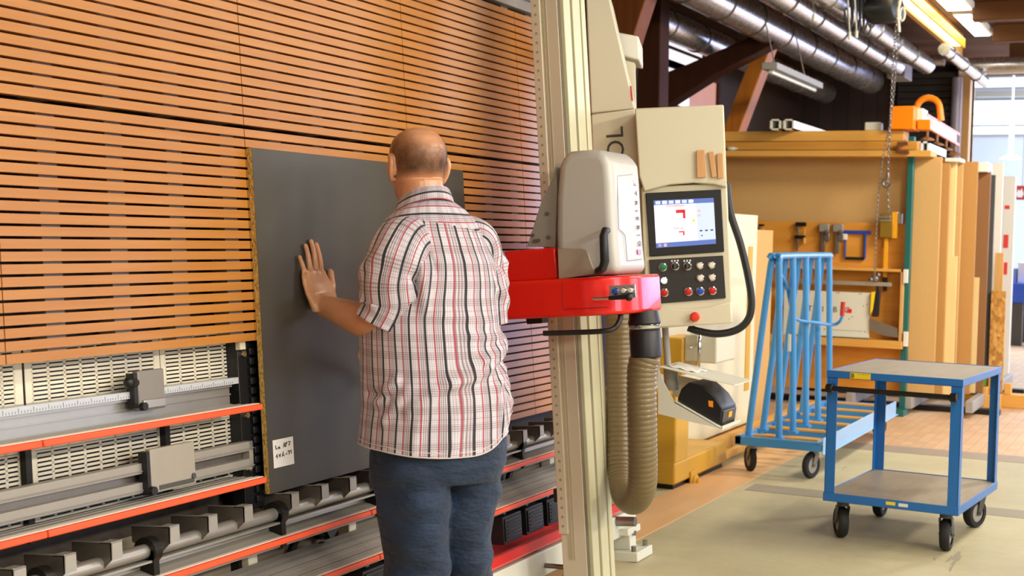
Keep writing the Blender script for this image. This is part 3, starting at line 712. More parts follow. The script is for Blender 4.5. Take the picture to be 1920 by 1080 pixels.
# ------------------------------------------------------------------ suction hose
HO = thing('suction_hose', 'ribbed brown suction hose hanging in a long loop below the saw head', 'hose', (hx, -sp[0], .6), FS)
part('cuff', MB().lathe([(.054, -.07), (.057, -.075), (.057, -.165), (.05, -.17)], (hx, -sp[0], vB+.005), (0, 0, 1), 28), M_black, HO, FS, label='black rubber cuff')
def H(X, x, y): a = sX(x, y, X); return Vector((X, -a[0], a[1]))
pth = [Vector((hx, -sp[0], vB-.155)), H(4.89, 1203, 700), H(4.91, 1204, 800), H(4.95, 1205, 880), H(5., 1202, 918), H(5.09, 1188, 938), H(5.18, 1172, 926), H(5.25, 1166, 885), H(5.28, 1164, 820), H(5.3, 1163, 720), H(5.3, 1162, 610), H(5.3, 1161, 560)]
pp = spline(pth, 40)
# resample evenly
L = [0]
for a, b in zip(pp, pp[1:]): L.append(L[-1]+(b-a).length)
N_ = int(L[-1]/.0032); rs = []; j = 0
for i in range(N_):
    s_ = L[-1]*i/(N_-1)
    while j < len(L)-2 and L[j+1] < s_: j += 1
    t = (s_-L[j])/max(1e-9, L[j+1]-L[j]); rs.append(pp[j].lerp(pp[j+1], t))
rad = [.0515+.0032*(abs(math.sin(math.pi*i/6))**.6) for i in range(N_)]
def hosem():
    t = NT('hose_plastic'); n = t.noise(t.mapping(), 9)
    return t.fin(t.mix(n, lin('#6b5a3c'), lin('#857452')), .38, 0, Coat_Weight=.2)
part('tube', MB().tube(rs, rad, 28), hosem(), HO, FS, smooth=70)

# ------------------------------------------------------------------ printer shelf and label printer
XS = 5.66
PSH = thing('printer_shelf', 'bent grey sheet metal shelf under the console carrying the black printer', 'shelf', (XS+.1, -.6, .8), FS)
a, b = sX(1236, 687, XS), sX(1377, 722, XS)
m = MB().prism([(a[0], a[1]), (b[0], b[1]), (b[0], b[1]-.003), (a[0], a[1]-.003)], lambda p, t: Vector((t, -p[0], p[1])), XS, XS+.26); part('top_sheet', m, M_offwhite, PSH, FS)
m = Sp([(1234, 690), (1243, 714), (1264, 753), (1353, 804), (1300, 792), (1234, 776)], XS, XS+.004); part('side_plate', m, M_offwhite, PSH, FS)
m = Sp([(1255, 700), (1330, 716), (1270, 745), (1262, 742)], XS+.258, XS+.262); part('side_plate', m, M_offwhite, PSH, FS)
pa, pb = sX(1264, 753, XS), sX(1353, 804, XS)
m = MB().prism([pa, pb, (pb[0]+.004, pb[1]+.012), (pb[0]+.006, pb[1]+.012), (pb[0]+.002, pb[1]-.003), (pa[0]-.002, pa[1]-.003)], lambda p, t: Vector((t, -p[0], p[1])), XS, XS+.26); part('tray_plate', m, M_offwhite, PSH, FS)
m = MB(); c = sX(1240, 690, XS); m.cyl((XS+.1, -c[0]-.005, c[1]+.0), (XS+.1, -c[0]-.005, c[1]-.1), .03, n=16); part('post_clamp', m, M_grey, PSH, FS)
ud = Vector((0, -(pb[0]-pa[0]), pb[1]-pa[1])).normalized(); un = Vector((0, -ud.z, ud.y)).normalized()
if un.z < 0: un = -un
PR = thing('label_printer', 'small black label printer with orange stickers on the sloping sheet metal shelf', 'printer', (XS+.13, -pa[0]-.1, pa[1]), FS)
o0 = Vector((0, -pa[0], pa[1])); Lp = (Vector((0, -pb[0], pb[1]))-o0).length
def pr(s, h): return o0+ud*s+un*h
x0, x1 = XS+.03, XS+.225
pr_pl = [(1269, 750), (1351, 798), (1355, 766), (1341, 744), (1318, 723), (1291, 717), (1277, 729)]
bd = part('case', Sp(pr_pl, x0, x1), M_black, PR, FS, bevel=.006)
part('front_cover', Sp([(1350, 798), (1353, 799.5), (1357, 772), (1354, 770)], x0+.005, x1-.005), plain('printer_front', '#1f1f22', .3), PR, FS, bevel=.002)
part('orange_sticker', Sp([(1328, 751), (1337, 752), (1337, 764), (1329, 762)], x0-.0008, x0+.001), plain('sticker_orange', '#ff9a1e', .5), bd, FS, label='orange sticker on the side')
fa_, fb_ = sX(1352.5, 798, x0), sX(1356.5, 772, x0)
q = [(fa_[0]+(fb_[0]-fa_[0])*f+.0035, fa_[1]+(fb_[1]-fa_[1])*f) for f in (.45, .85)]
part('orange_sticker', MB().prism([(q[0][0]-.004, q[0][1]), q[0], q[1], (q[1][0]-.004, q[1][1])], lambda p, t: Vector((t, -p[0], p[1])), x0+.08, x0+.12), plain('sticker_yellow', '#ffb31e', .5), bd, FS, label='yellow sticker on the front')
part('status_strip', Sp([(1326, 730), (1340, 743), (1341, 742), (1327, 729)], x0+.06, x0+.13), M_darkgrey, bd, FS)
m = MB(); c0, c1, c2, c3 = [FSI @ (FS @ Vector((X_, -(a[0]+(b[0]-a[0])*f), a[1]+(b[1]-a[1])*f+.0008))) for X_, f in ((XS+.05, .03), (XS+.06, .42), (XS+.2, .46), (XS+.19, .08))]
nx = 8; rws = [[c0.lerp(c1, i/nx).lerp(c3.lerp(c2, i/nx), j/nx)+Vector((0, 0, .003+.003*math.sin(i*1.9+j*1.3))) for j in range(nx+1)] for i in range(nx+1)]
m.rows(rws, False); o = top('paper_sheet', m, M_paper, 'crumpled white paper sheet lying on the printer shelf', 'paper', Fm=FS)
so = o.modifiers.new('thick', 'SOLIDIFY'); so.thickness = .0006

# ------------------------------------------------------------------ ochre machine behind the console
YM = thing('moulding_machine', 'mustard yellow machine stand with cream panel and chrome handwheel behind the console', 'machine', (8.2, 2.85, 0))
Yf = 2.645
p0, p1, p2 = onY(1264, 937, Yf), onY(1365, 868, Yf), onY(1290, 862, Yf)
t1, t2 = onY(1290, 864, Yf), onY(1365, 827, Yf)
xa, xb = p0.x, onZ(1366, 869, 0.02).x
zt = t2.z
part('base', MB().box(xa, xb, Yf, Yf+.26, .03, zt), M_yellow, YM, bevel=.012)
part('stand', MB().box(xa, onY(1292, 800, Yf).x, Yf, Yf+.26, zt-.01, onY(1275, 768, Yf).z+.1), M_yellow, YM, bevel=.012)
part('foot', MB().box(xa+.03, xb-.03, Yf+.02, Yf+.24, 0, .035), M_blacksteel, YM)
c = onY(1298, 905, Yf); m = MB().cyl((c.x, Yf-.03, c.z), (c.x, Yf, c.z), .05, n=18).cyl((c.x, Yf-.05, c.z), (c.x, Yf-.03, c.z), .03, n=8).box(c.x-.06, c.x+.06, Yf-.012, Yf, c.z-.075, c.z+.075)
part('pipe_cap', m, M_yellow, YM, bevel=.004)
h = onX(1275, 640, xa+.2); h2 = onX(1255, 690, xa+.2)
part('head_block', MB().box(xa+.2, xa+.55, h.y-.02, h2.y+.06, h2.z-.04, h.z+.02), M_yellow, YM, bevel=.01)
part('head_cover', MB().box(xa+.22, xa+.6, h.y-.22, h.y-.02, h2.z+.04, h.z+.04), M_cream, YM, bevel=.01)
hw = onX(1310, 652, xa+.25); m = MB(); ax = Vector((.35, -1, 0)).normalized(); sd = Vector((0, 0, 1)).cross(ax).normalized(); r_ = .105
m.tube([hw+(sd*math.cos(t*math.pi/16)+Vector((0, 0, 1))*math.sin(t*math.pi/16))*r_ for t in range(32)], .011, 10, closed=True)
for k in range(3): t = k*2.094+.5; m.cyl(hw, hw+(sd*math.cos(t)+Vector((0, 0, 1))*math.sin(t))*r_, .008, n=8)
m.cyl(hw-ax*.05, hw+ax*.03, .02, n=14)
part('handwheel', m, M_chrome, YM, label='chrome handwheel')
# cream panels leaning behind
Yp = 2.93
a, b = onY(1421, 404, Yp), onY(1402, 745, Yp)
x1 = a.x
CP = thing('cream_door_leaf', 'tall cream door leaf with yellow edge strip leaning behind the yellow machine', 'door leaf', (x1-.8, Yp, .3))
part('leaf', MB().box(7.95, x1, Yp, Yp+.045, .10, a.z), plain('leaf_cream', '#e9dfbd', .5, 0, .02), CP, bevel=.003)
c = onY(1411, 462, Yp); d = onY(1388, 735, Yp)
part('edge_strip', MB().box(c.x-.11, c.x, Yp-.006, Yp+.001, d.z, c.z), M_yellow, CP, label='mustard yellow strip')
part('plinth', MB().box(8.0, x1, Yp-.01, Yp+.05, .0, .1), M_timber, CP)
a = onY(1450, 432, 3.05)
top('fibreboard_sheet', MB().box(x1-.3, a.x, 3.05, 3.08, .002, a.z), M_mdf, 'tan fibreboard sheet standing beside the cream door leaf', 'board', 'fibreboard sheets', bevel=.002)
# two mounted rails on the floor beside the machine
for i, (y0, y1) in enumerate(((2.72, 2.76), (2.84, 2.9))):
    top('floor_rail', MB().box(xb+.08, 12.2, y0, y1, .003, .05+.05*i), M_pine, ['low wooden floor rail running back along the yellow machine', 'taller wooden floor rail nearest the wall behind the cart'][i], 'rail', 'floor rails')
# ------------------------------------------------------------------ castors
M_ltimber = woodm('lit_timber', '#a05e1c', '#bd7628', 2, 6, .5, .3, 18)  # brighter copy of the timber, light on the leaning post put into its colour
M_joist = woodm('joist_timber', '#5e3c1e', '#74491f', 1, 6, .6, .3, 18)
def castor(parent, x, y, ztop, r, yaw, Fm, w=.036, mt=None):
    mt = mt or M_steel
    T = Fm @ Matrix.Translation((x, y, 0)) @ Matrix.Rotation(yaw, 4, 'Z')
    off = .03
    m = MB().box(-.045, .045, -.04, .04, ztop-.006, ztop).cyl((0, 0, ztop-.03), (0, 0, ztop-.005), .03, n=18)
    for s in (-1, 1):
        m.prism([(-.025, ztop-.03), (.025, ztop-.03), (off+.016, r-.012), (off-.016, r-.012)], lambda p, t: Vector((p[0], t, p[1])), s*(w/2+.004), s*(w/2+.008))
    m.cyl((off, -w/2-.014, r), (off, w/2+.014, r), .007, n=10)
    c = part('castor', m, mt, parent, T, bevel=.0015)
    m = MB().lathe([(r*.62, -w/2), (r*.9, -w/2), (r*.98, -w*.32), (r, -w*.1), (r, w*.1), (r*.98, w*.32), (r*.9, w/2), (r*.62, w/2)], (off, 0, r), (0, 1, 0), 36, cap=False)
    part('tyre', m, M_rubber, c, T)
    m = MB().lathe([(.012, -w*.45), (r*.3, -w*.45), (r*.62, -w*.36), (r*.62, w*.36), (r*.3, w*.45), (.012, w*.45)], (off, 0, r), (0, 1, 0), 28)
    part('wheel_hub', m, M_grey, c, T)
# ------------------------------------------------------------------ table trolley
TT = Matrix.Translation((7.43, 1.225, 0)) @ Matrix.Rotation(R(-4.5), 4, 'Z')
TR = thing('table_trolley', 'blue steel table trolley with grey top deck and grey lower deck', 'trolley', (0, 0, 0), TT)
lx, ly, zt, zs = .45, .325, .835, .235
def frame(z, mname, h=.036):
    m = MB()
    m.box(-lx, lx, -ly, -ly+.004, z-h, z); m.box(-lx, lx, ly-.004, ly, z-h, z); m.box(-lx, -lx+.004, -ly, ly, z-h, z); m.box(lx-.004, lx, -ly, ly, z-h, z)
    m.box(-lx, lx, -ly, -ly+.035, z-h, z-h+.004); m.box(-lx, lx, ly-.035, ly, z-h, z-h+.004); m.box(-lx, -lx+.035, -ly, ly, z-h, z-h+.004); m.box(lx-.035, lx, -ly, ly, z-h, z-h+.004)
    return part(mname, m, M_blue, TR, TT, bevel=.0015)
def deck(name, c1, c2):
    t = NT(name); n = t.noise(t.mapping((1, 4, 1)), 5, 5, .65); n2 = t.noise(t.mapping((5, 1, 1)), 3, 4)
    return t.fin(t.mix(t.math('MULTIPLY', n2, .5), t.ramp(n, (.3, lin(c1)), (.7, lin(c2))), lin(c1)), .42)
M_deck1 = deck('trolley_top_laminate', '#a9a498', '#bdb8ac'); M_deck2 = deck('trolley_lower_laminate', '#9c9280', '#b3a995')
f1 = frame(zt, 'top_frame'); f2 = frame(zs, 'lower_frame', .042)
part('top_deck', MB().box(-lx+.005, lx-.005, -ly+.005, ly-.005, zt-.03, zt-.003), M_deck1, TR, TT)
part('lower_deck', MB().box(-lx+.005, lx-.005, -ly+.005, ly-.005, zs-.035, zs-.004), M_deck2, TR, TT)
for sx_ in (-1, 1):
    for sy in (-1, 1):
        m = MB(); x, y = sx_*(lx-.004), sy*(ly-.004)
        m.box(min(x, x-sx_*.004), max(x, x-sx_*.004), min(y, y-sy*.05), max(y, y-sy*.05), zs-.004, zt-.03)
        m.box(min(x, x-sx_*.05), max(x, x-sx_*.05), min(y, y-sy*.004), max(y, y-sy*.004), zs-.004, zt-.03)
        part('post', m, M_blue, TR, TT)
        castor(TR, sx_*(lx-.09), sy*(ly-.075), zs-.042, .078, R(25+sy*14+sx_*8) if sx_ < 0 else R(168+sy*10), TT, .046, M_darkgrey)
m = MB().cyl((-lx-.045, -ly+.03, .752), (-lx-.045, ly-.03, .752), .0125, n=16)
hb = part('push_bar', m, M_blacksteel, TR, TT, label='black push bar')
for y in (-ly+.03, ly-.03): part('bar_bracket', MB().box(-lx-.06, -lx+.001, y-.012, y+.012, .735, .77).cyl((-lx-.05, y-.016, .752), (-lx-.05, y+.016, .752), .021, n=14), M_blacksteel, hb, TT, bevel=.003)
m = MB().box(-lx-.0008, -lx, ly-.215, ly-.115, zt-.033, zt-.004); yl = part('yellow_label', m, M_ylabel, TR, TT)
m = MB().box(-lx-.0012, -lx-.0008, ly-.135, ly-.118, zt-.03, zt-.007)
for k in range(5): m.box(-lx-.0012, -lx-.0008, ly-.205+.012*k, ly-.199+.012*k, zt-.012, zt-.009)
part('label_mark', m, plain('label_mark', '#8a7a10', .6), yl, TT)
part('yellow_label', MB().box(-lx-.0008, -lx, -.03, .015, zs-.026, zs-.010), M_ylabel, TR, TT)
part('white_label', MB().box(-lx-.0008, -lx, -.09, -.045, zs-.028, zs-.012), M_white, TR, TT)
# ------------------------------------------------------------------ A frame board trolley
zb = .235
c0, c1, c2 = onZ(1376, 818, zb), onZ(1574, 833, zb), onZ(1651, 757, zb)
ax0 = (c0.x+c1.x)/2; ax1 = c2.x; yl_, yr_ = c0.y, (c1.y+c2.y)/2
AF = thing('board_trolley', 'light blue tubular A frame board trolley standing before the tool wall', 'trolley', (ax0, (yl_+yr_)/2, 0))
m = MB(); m.box(ax0, ax0+.04, yr_, yl_, zb-.055, zb); m.box(ax1-.04, ax1, yr_, yl_, zb-.055, zb); m.box(ax0, ax1, yl_-.04, yl_, zb-.05, zb)
bf = part('base_frame', m, M_lblue, AF, bevel=.003)
m = MB(); m.box(ax0, ax1, yr_-.005, yr_+.05, zb-.012, zb-.006); m.box(ax0, ax1, yr_-.012, yr_-.006, zb-.07, zb+.03); m.box(ax0, ax1, yr_-.03, yr_-.006, zb-.075, zb-.069)
part('edge_angle', m, plain('pale_blue_angle', '#8db8de', .35, .1), AF, bevel=.002)
n_r = 6
for i in range(n_r):
    x = ax0+.12+(ax1-ax0-.24)*i/(n_r-1)
    part('cross_bar', MB().box(x, x+.03, yr_+.04, yl_-.04, zb-.045, zb-.012), M_lblue, AF, bevel=.002)
    part('wood_strip', MB().box(x-.004, x+.034, yr_+.05, yl_-.06, zb-.0119, zb+.003), M_pine, AF, bevel=.002)
tq = onX(1452, 477, ax0+.06); yT = tq.y; tp0, tp1 = onY(1454, 477, yT), onY(1549, 481, yT)
zT = (tp0.z+tp1.z)/2
xs = [tp0.x+(tp1.x-tp0.x)*i/4 for i in range(5)]
r_t = .021
yA = yl_-.06; yB = yT-.06
for s, yb in ((1, yA), (-1, yB)):
    yt = yT+s*.022
    pts = [(xs[0], yb, zb), (xs[0], yt+(yb-yt)*.12, zT-.12*(zT-zb)), (xs[0], yt, zT-.05), (xs[0]+.02, yt, zT-.012), (xs[0]+.06, yt, zT)]
    pts += [(xs[-1]-.06, yt, zT), (xs[-1]-.02, yt, zT-.012), (xs[-1], yt, zT-.05), (xs[-1], yt+(yb-yt)*.12, zT-.12*(zT-zb)), (xs[-1], yb, zb)]
    hoop = part('hoop', MB().tube(spline(pts, 5), r_t, 14), M_lblue, AF)
    for x in xs[1:-1]:
        part('upright_tube', MB().tube([(x, yt, zT), (x, yt+(yb-yt)*.12, zT-.12*(zT-zb)), (x, yb, zb)], r_t, 14), M_lblue, AF)
    for x in xs: part('foot_plate', MB().box(x-.04, x+.04, yb-.03, yb+.03, zb-.012, zb+.004), M_lblue, AF)
m = MB().cyl((xs[1], yB+.03, .55+.2), (xs[1], yB+.03, .66+.2), .021, n=14); part('tape_band', m, M_white, AF)
# swing arm with a red grip
def onA(x, y): return onX(x, y, 9.75)
m = MB().tube(spline([onX(1464, 515, 9.0), onX(1475, 535, 9.1), onX(1484, 580, 9.2), onX(1494, 599, 9.3), onX(1530, 605, 9.5), onX(1561, 609, 9.75), onX(1575, 602, 9.75), onX(1580, 588, 9.75)], 6), .011, 12)
sw = part('swing_arm', m, M_lblue, AF)
part('red_grip', MB().tube([onX(1579, 592, 9.75), onX(1581, 566, 9.75)], .016, 14), plain('grip_red', '#c43528', .5), sw, label='red grip')
for i, (x, y) in enumerate(((ax0+.12, yl_-.08), (ax0+.12, yr_+.07), (ax1-.12, yl_-.08), (ax1-.12, yr_+.07))): castor(AF, x, y, zb-.055, .082, R(160 if i % 2 else 35), FW, .034)

# ------------------------------------------------------------------ board rack, tool board and tools
def WX(pl, Xa, Xb, mb=None):
    mb = mb or MB(); P = [onX(x, y, Xa) for x, y in pl]
    return mb.prism(P, lambda p, t: Vector((t, p.y, p.z)), Xa, Xb)
def rc(x0, y0, x1, y1, Xa, Xb, mb=None):
    a, b = onX(x0, y0, Xa), onX(x1, y1, Xa)
    mb = mb or MB(); return mb.box(Xa, Xb, min(a.y, b.y), max(a.y, b.y), min(a.z, b.z), max(a.z, b.z))
XT = 12.6
yq0, yq1 = onX(1358, 300, 12.72).y+.8, onX(1702, 300, 12.72).y
top('fibreboard_sheet', MB().box(12.72, 12.74, yq1, yq0, .16, onX(1530, 292, 12.72).z), M_mdf, 'wide tan fibreboard sheet rising behind the tool board', 'board', 'fibreboard sheets', bevel=.002)
M_tb = woodm('tool_board_ply', '#d08a2c', '#dfa046', 1, 6, .55, .3, 14)
a, b = onX(1422, 411, XT), onX(1697, 700, XT)
top('tool_board', MB().box(XT, XT+.03, b.y, onX(1405, 411, XT).y, .16, a.z-.015), M_tb, 'orange plywood tool board hung with clamps and saws', 'board', bevel=.002)
# shelf box on the tool board
a, b = onX(1470, 498, XT-.16), onX(1690, 640, XT-.16)
BX = thing('tool_shelf', 'open pine shelf box on the tool board holding the white plate', 'shelf', (XT-.08, (a.y+b.y)/2, b.z))
part('top_rail', MB().box(XT-.16, XT-.001, b.y, a.y+.25, a.z-.022, a.z), M_pine, BX, bevel=.002)
part('side_board', MB().box(XT-.16, XT-.001, b.y-.001, b.y+.025, b.z, a.z), M_pinez, BX, bevel=.002)
part('bottom_shelf', MB().box(XT-.2, XT-.001, b.y-.01, a.y+.25, b.z-.065, b.z), M_pine, BX, bevel=.002)
zsh = b.z
for y0, y1 in ((505, 531), (622, 650)): part('white_clip', rc(1694, y0, 1701, y1, XT-.17, XT-.13), M_white, BX, bevel=.002)
# white plate with lettering
XPp = XT-.14
a, b = onX(1470, 543, XPp), onX(1632, 545, XPp); WP = thing('guide_plate', 'white machine guide plate with dark lettering standing in the shelf box', 'plate', (XPp, (a.y+b.y)/2, zsh))
part('plate', MB().box(XPp, XPp+.02, b.y, a.y, zsh+.002, a.z), M_offwhite, WP, bevel=.003)
c = onX(1548, 580, XPp)
Mt = Matrix.Translation((XPp-.001, c.y, c.z)) @ Matrix.Rotation(R(-90), 4, 'Z') @ Matrix.Rotation(R(90), 4, 'X')
part('lettering', textmb('STRIEBIG', .07, Mt, .0006, 1.6), M_ink, WP, smooth=False)
part('red_square', rc(1588, 579, 1597, 587, XPp-.002, XPp), M_red, WP)
m = MB(); rc(1550, 618, 1618, 621, XPp-.001, XPp+.001, m)
for x, y in ((1569, 549), (1573, 549), (1611, 551), (1615, 551), (1619, 574), (1625, 571), (1592, 598), (1598, 594), (1546, 617), (1622, 622)):
    q = onX(x, y, XPp); m.cyl((XPp-.001, q.y, q.z), (XPp+.001, q.y, q.z), .005, n=8)
part('slot', m, M_darkgrey, WP)
part('foot_rail', rc(1480, 626, 1634, 634, XPp-.03, XPp), M_alu, WP)
m = MB(); rc(1455, 524, 1671, 537, XPp-.03, XPp+.02, m); rc(1455, 529, 1671, 530, XPp-.032, XPp-.03, m)
top('spirit_rail', m, M_alu, 'long aluminium rail lying across the shelf box above the white plate', 'rail', bevel=.002)
m = MB(); q = onX(1640, 522, XPp-.04); m.ball(q, .035, 14, 8, (.5, 1, 1)); m.ball(q+Vector((0, -.03, .03)), .02); m.ball(q+Vector((0, .03, -.01)), .022)
top('rail_clamp', m, M_steel, 'small bare metal clamp gripping the aluminium rail near its end', 'clamp')
def clampy(x, y, s, lab, mat, grp):
    q = onX(x, y, XT-.03); t = thing('bar_clamp', lab, 'clamp', (XT-.03, q.y, q.z-.2*s), group=grp)
    X = XT-.03; b_ = lambda y0, y1, z0, z1, X0=-.008, X1=.008: MB().box(X+X0, X+X1, q.y+y0*s, q.y+y1*s, q.z+z0*s, q.z+z1*s)
    part('bar', b_(-.008, .008, -.22, .02), M_steel, t, bevel=.001)
    part('fixed_jaw', b_(-.075, .02, 0, .035, -.012, .012), mat, t, bevel=.003); part('sliding_jaw', b_(-.07, .025, -.11, -.08, -.012, .012), mat, t, bevel=.003)
    m = MB().cyl((X, q.y-.06*s, q.z-.02*s), (X, q.y-.06*s, q.z-.09*s), .006, n=10).cyl((X, q.y-.06*s, q.z-.15*s), (X, q.y-.06*s, q.z-.1*s), .014*s, n=12)
    part('screw_handle', m, M_pinez, t)
clampy(1496, 424, 1.0, 'large black screw clamp hanging on the tool board', M_blacksteel, 'clamps on the tool board')
clampy(1425, 424, .5, 'small black clamp at the upper corner of the tool board', M_blacksteel, 'clamps on the tool board')
for x, lb in ((1546, 'grey steel clamp between the black screw clamp and its grey twin'), (1572, 'grey steel clamp between its grey twin and the blue frame saw')):
    q = onX(x, 424, XT-.03); t = thing('steel_clamp', lb, 'clamp', (XT-.03, q.y, q.z-.22), group='clamps on the tool board')
    X = XT-.03
    part('body', MB().box(X-.02, X+.02, q.y-.045, q.y+.045, q.z-.05, q.z+.02), M_alu2, t, bevel=.006)
    part('shaft', MB().box(X-.012, X+.012, q.y-.012, q.y+.025, q.z-.24, q.z-.04), M_steel, t, bevel=.003)
    part('jaw', MB().box(X-.018, X+.018, q.y-.05, q.y+.0, q.z-.13, q.z-.06), M_steel, t, bevel=.005)
    part('knob', MB().lathe([(.012, 0), (.018, .01), (.018, .03), (.01, .04)], (X-.02, q.y-.03, q.z-.05), (-1, 0, 0), 14), M_steel, t)
q = onX(1604, 437, XT-.02); t = thing('frame_saw', 'blue framed coping saw hanging on the tool board', 'saw', (XT-.02, q.y, q.z-.25))
X = XT-.02; Wd, Hh = .17, .22
part('frame', MB().tube([(X, q.y+Wd/2, q.z-Hh), (X, q.y+Wd/2, q.z), (X, q.y+Wd/2+.02, q.z+.005)], .009, 10).box(X-.008, X+.008, q.y-Wd/2-.05, q.y+Wd/2+.03, q.z-.008, q.z+.022).tube([(X, q.y-Wd/2, q.z), (X, q.y-Wd/2, q.z-Hh)], .011, 10), plain('saw_blue', '#1f3f9c', .4), t)
part('blade', MB().box(X-.003, X+.003, q.y-Wd/2, q.y+Wd/2, q.z-Hh-.012, q.z-Hh+.012), M_blacksteel, t)
part('white_joint', MB().box(X-.012, X+.012, q.y+Wd/2-.015, q.y+Wd/2+.02, q.z-.06, q.z-.01), M_white, t, bevel=.003)
# yellow hanging scale hammer like tool
t = thing('yellow_hanger', 'yellow steel hanger tool with black tip on the tool board', 'tool', tuple(onX(1664, 540, XT-.05)))
part('head', rc(1650, 400, 1673, 446, XT-.09, XT-.02), plain('tool_brass', '#9a7a2a', .4, .5), t, bevel=.006)
part('head_bolts', rc(1649, 404, 1670, 409, XT-.1, XT-.09, rc(1649, 411, 1670, 415, XT-.1, XT-.09)), M_chrome, t, bevel=.002)
part('side_plate', rc(1673, 397, 1681, 447, XT-.08, XT-.01), plain('tool_yellow', '#eaa516', .4), t, bevel=.002)
part('blade', WX([(1658, 447), (1665, 447), (1663, 520), (1655, 520)], XT-.06, XT-.04), plain('tool_yellow2', '#eaa516', .4), t, bevel=.002)
part('tip', WX([(1655, 520), (1664, 520), (1662, 546), (1656, 546)], XT-.065, XT-.035), M_black, t, bevel=.003)
part('side_knob', rc(1684, 400, 1690, 420, XT-.06, XT-.0), M_grey, t, bevel=.004)
t = thing('hand_saw', 'hand saw with black and yellow grip and broad grey blade in the shelf box', 'saw', tuple(onX(1660, 634, XT-.15)))
part('grip', WX([(1642, 545), (1651, 546), (1647, 594), (1634, 594)], XT-.17, XT-.14), M_black, t, bevel=.006)
part('yellow_inlay', WX([(1633, 548), (1641, 547), (1637, 580), (1631, 590)], XT-.168, XT-.145), M_ylabel, t, bevel=.003)
part('blade', WX([(1631, 596), (1645, 602), (1682, 615), (1684, 633), (1660, 630), (1632, 620)], XT-.158, XT-.155), M_steel, t)
part('neck', WX([(1640, 520), (1646, 522), (1648, 546), (1643, 546)], XT-.165, XT-.15), M_black, t)
# teal rack post and rails
a, b = onX(1709, 256, 12.5), onX(1688, 786, 12.5)
RK = thing('board_rack', 'teal steel rack post with long floor rails holding upright boards', 'rack', (12.5, a.y, 0))
part('post', MB().box(12.48, 12.56, a.y-.028, a.y+.022, .0, a.z), M_tealm, RK, bevel=.004)
part('foot', MB().box(12.3, 12.6, a.y-.05, a.y+.05, 0.0, .05), M_tealm, RK, bevel=.004)
for i in range(3):
    y = a.y-.05+.5*(i-1)
    part('floor_rail', MB().box(12.5, 15.5, y-.03, y+.03, .05, .15), M_grey, RK, bevel=.004)
for x in (12.9, 13.9, 14.9): part('cross_beam', MB().box(x, x+.12, a.y-.75, a.y+1.3, .0, .05), M_blacksteel, RK, bevel=.003)
M_pine2 = woodm('pine_shaded', '#c08534', '#cf9a48', 1, 6, .55, .3, 24)  # darker copy of the pine, shading of the middle beam put into its colour
# pine beams on top of the rack
yy1 = onX(1692, 250, 12.4).y; yy0 = onX(1360, 250, 12.4).y+.9
for i, (ya, yb, lb) in enumerate(((244.5, 264.5, 'topmost pine beam lying along the top of the rack'), (265, 281.5, 'middle pine beam of three along the top of the rack'), (282, 294, 'lowest thin pine beam just above the fibreboard sheet'))):
    z1, z0 = onX(1530, ya, 12.4).z, onX(1530, yb, 12.4).z
    top('pine_beam', MB().box(12.46-.03*i, 12.71, yy1-.12*i, yy0, z0+.004, z1), (M_pine, M_pine2, M_pine)[i], lb, 'beam', 'pine beams on the rack', bevel=.004)
zbm = onX(1530, 244.5, 12.4).z
for x0, x1, lb in ((1444, 1463, 'white square tube nearer the console on the pine beam'), (1469, 1488, 'white square tube nearer the orange lifter on the pine beam')):
    a, b = onX(x0, 224, 12.32), onX(x1, 244, 12.32); w = a.y-b.y
    m = MB(); z0 = zbm+.001; z1 = z0+w
    for (u0, u1, w0, w1) in ((b.y, b.y+.014, z0, z1), (a.y-.014, a.y, z0, z1), (b.y, a.y, z0, z0+.012), (b.y, a.y, z1-.012, z1)): m.box(12.32, 13.6, u0, u1, w0, w1)
    top('square_tube', m, M_white, lb, 'tube', 'square tubes on the beam', smooth=False)
a, b = onX(1621, 229, 12.5), onX(1651, 244, 12.5)
top('connector_box', MB().box(12.5, 12.62, b.y, a.y, zbm+.001, a.z), M_offwhite, 'small pale box lying on the pine beam beside the orange lifter', 'box', bevel=.01)
a = onX(1372, 282, 12.41); zg = onX(1530, 282, 12.4).z; top('glue_bottle', MB().lathe([(.012, 0), (.016, .006), (.016, .06), (.008, .075), (.008, .09)], (12.414, a.y+.04, zg+.017), (0, -1, 0), 16), M_offwhite, 'small white bottle lying before the pine beam near the console', 'bottle')
# boards standing in the rack
def board(x0, x1, yt, X, mat, lab, th=.022, zb_=.152, ymid=300):
    a, b = onX(x0, yt, X), onX(x1, yt, X)
    return top('rack_board', MB().box(X, X+th, b.y, a.y, zb_, a.z), mat, lab, 'board', 'boards standing in the rack', bevel=.0015)
board(1710, 1766, 294, 12.62, M_mdf, 'wide light tan board next to the teal rack post', .04)
board(1760, 1782, 297, 12.72, M_mdf2, 'narrow tan board behind the edge of the widest rack board', .06)
board(1776, 1794, 296, 12.80, M_ply, 'pale plywood board third from the teal rack post', .05)
board(1772, 1795, 480, 12.78, M_ply, 'short cream plywood board, half as high as its neighbours', .02)
board(1788, 1806, 299, 12.95, M_mdf, 'slim tan board beside the pale plywood one', .05)
board(1800, 1834, 303, 13.05, M_mdf2, 'medium brown board in the middle of the rack', .04)
board(1826, 1858, 320, 13.25, M_mdf3, 'dark brown board beside the medium brown one', .04)
board(1826, 1836, 520, 13.20, M_ply, 'low pale strip standing before the dark brown board', .02)
board(1850, 1867, 328, 13.45, M_darkgrey, 'charcoal edged board near the right end of the rack', .03)
board(1862, 1882, 305, 13.75, M_white, 'white laminated board rising behind the charcoal edged one', .03)
board(1866, 1882, 474, 13.55, M_pinez, 'pale pine plank above the strand board', .03)
board(1859, 1886, 545, 13.40, M_osb, 'short orange strand board at the end of the rack', .05)
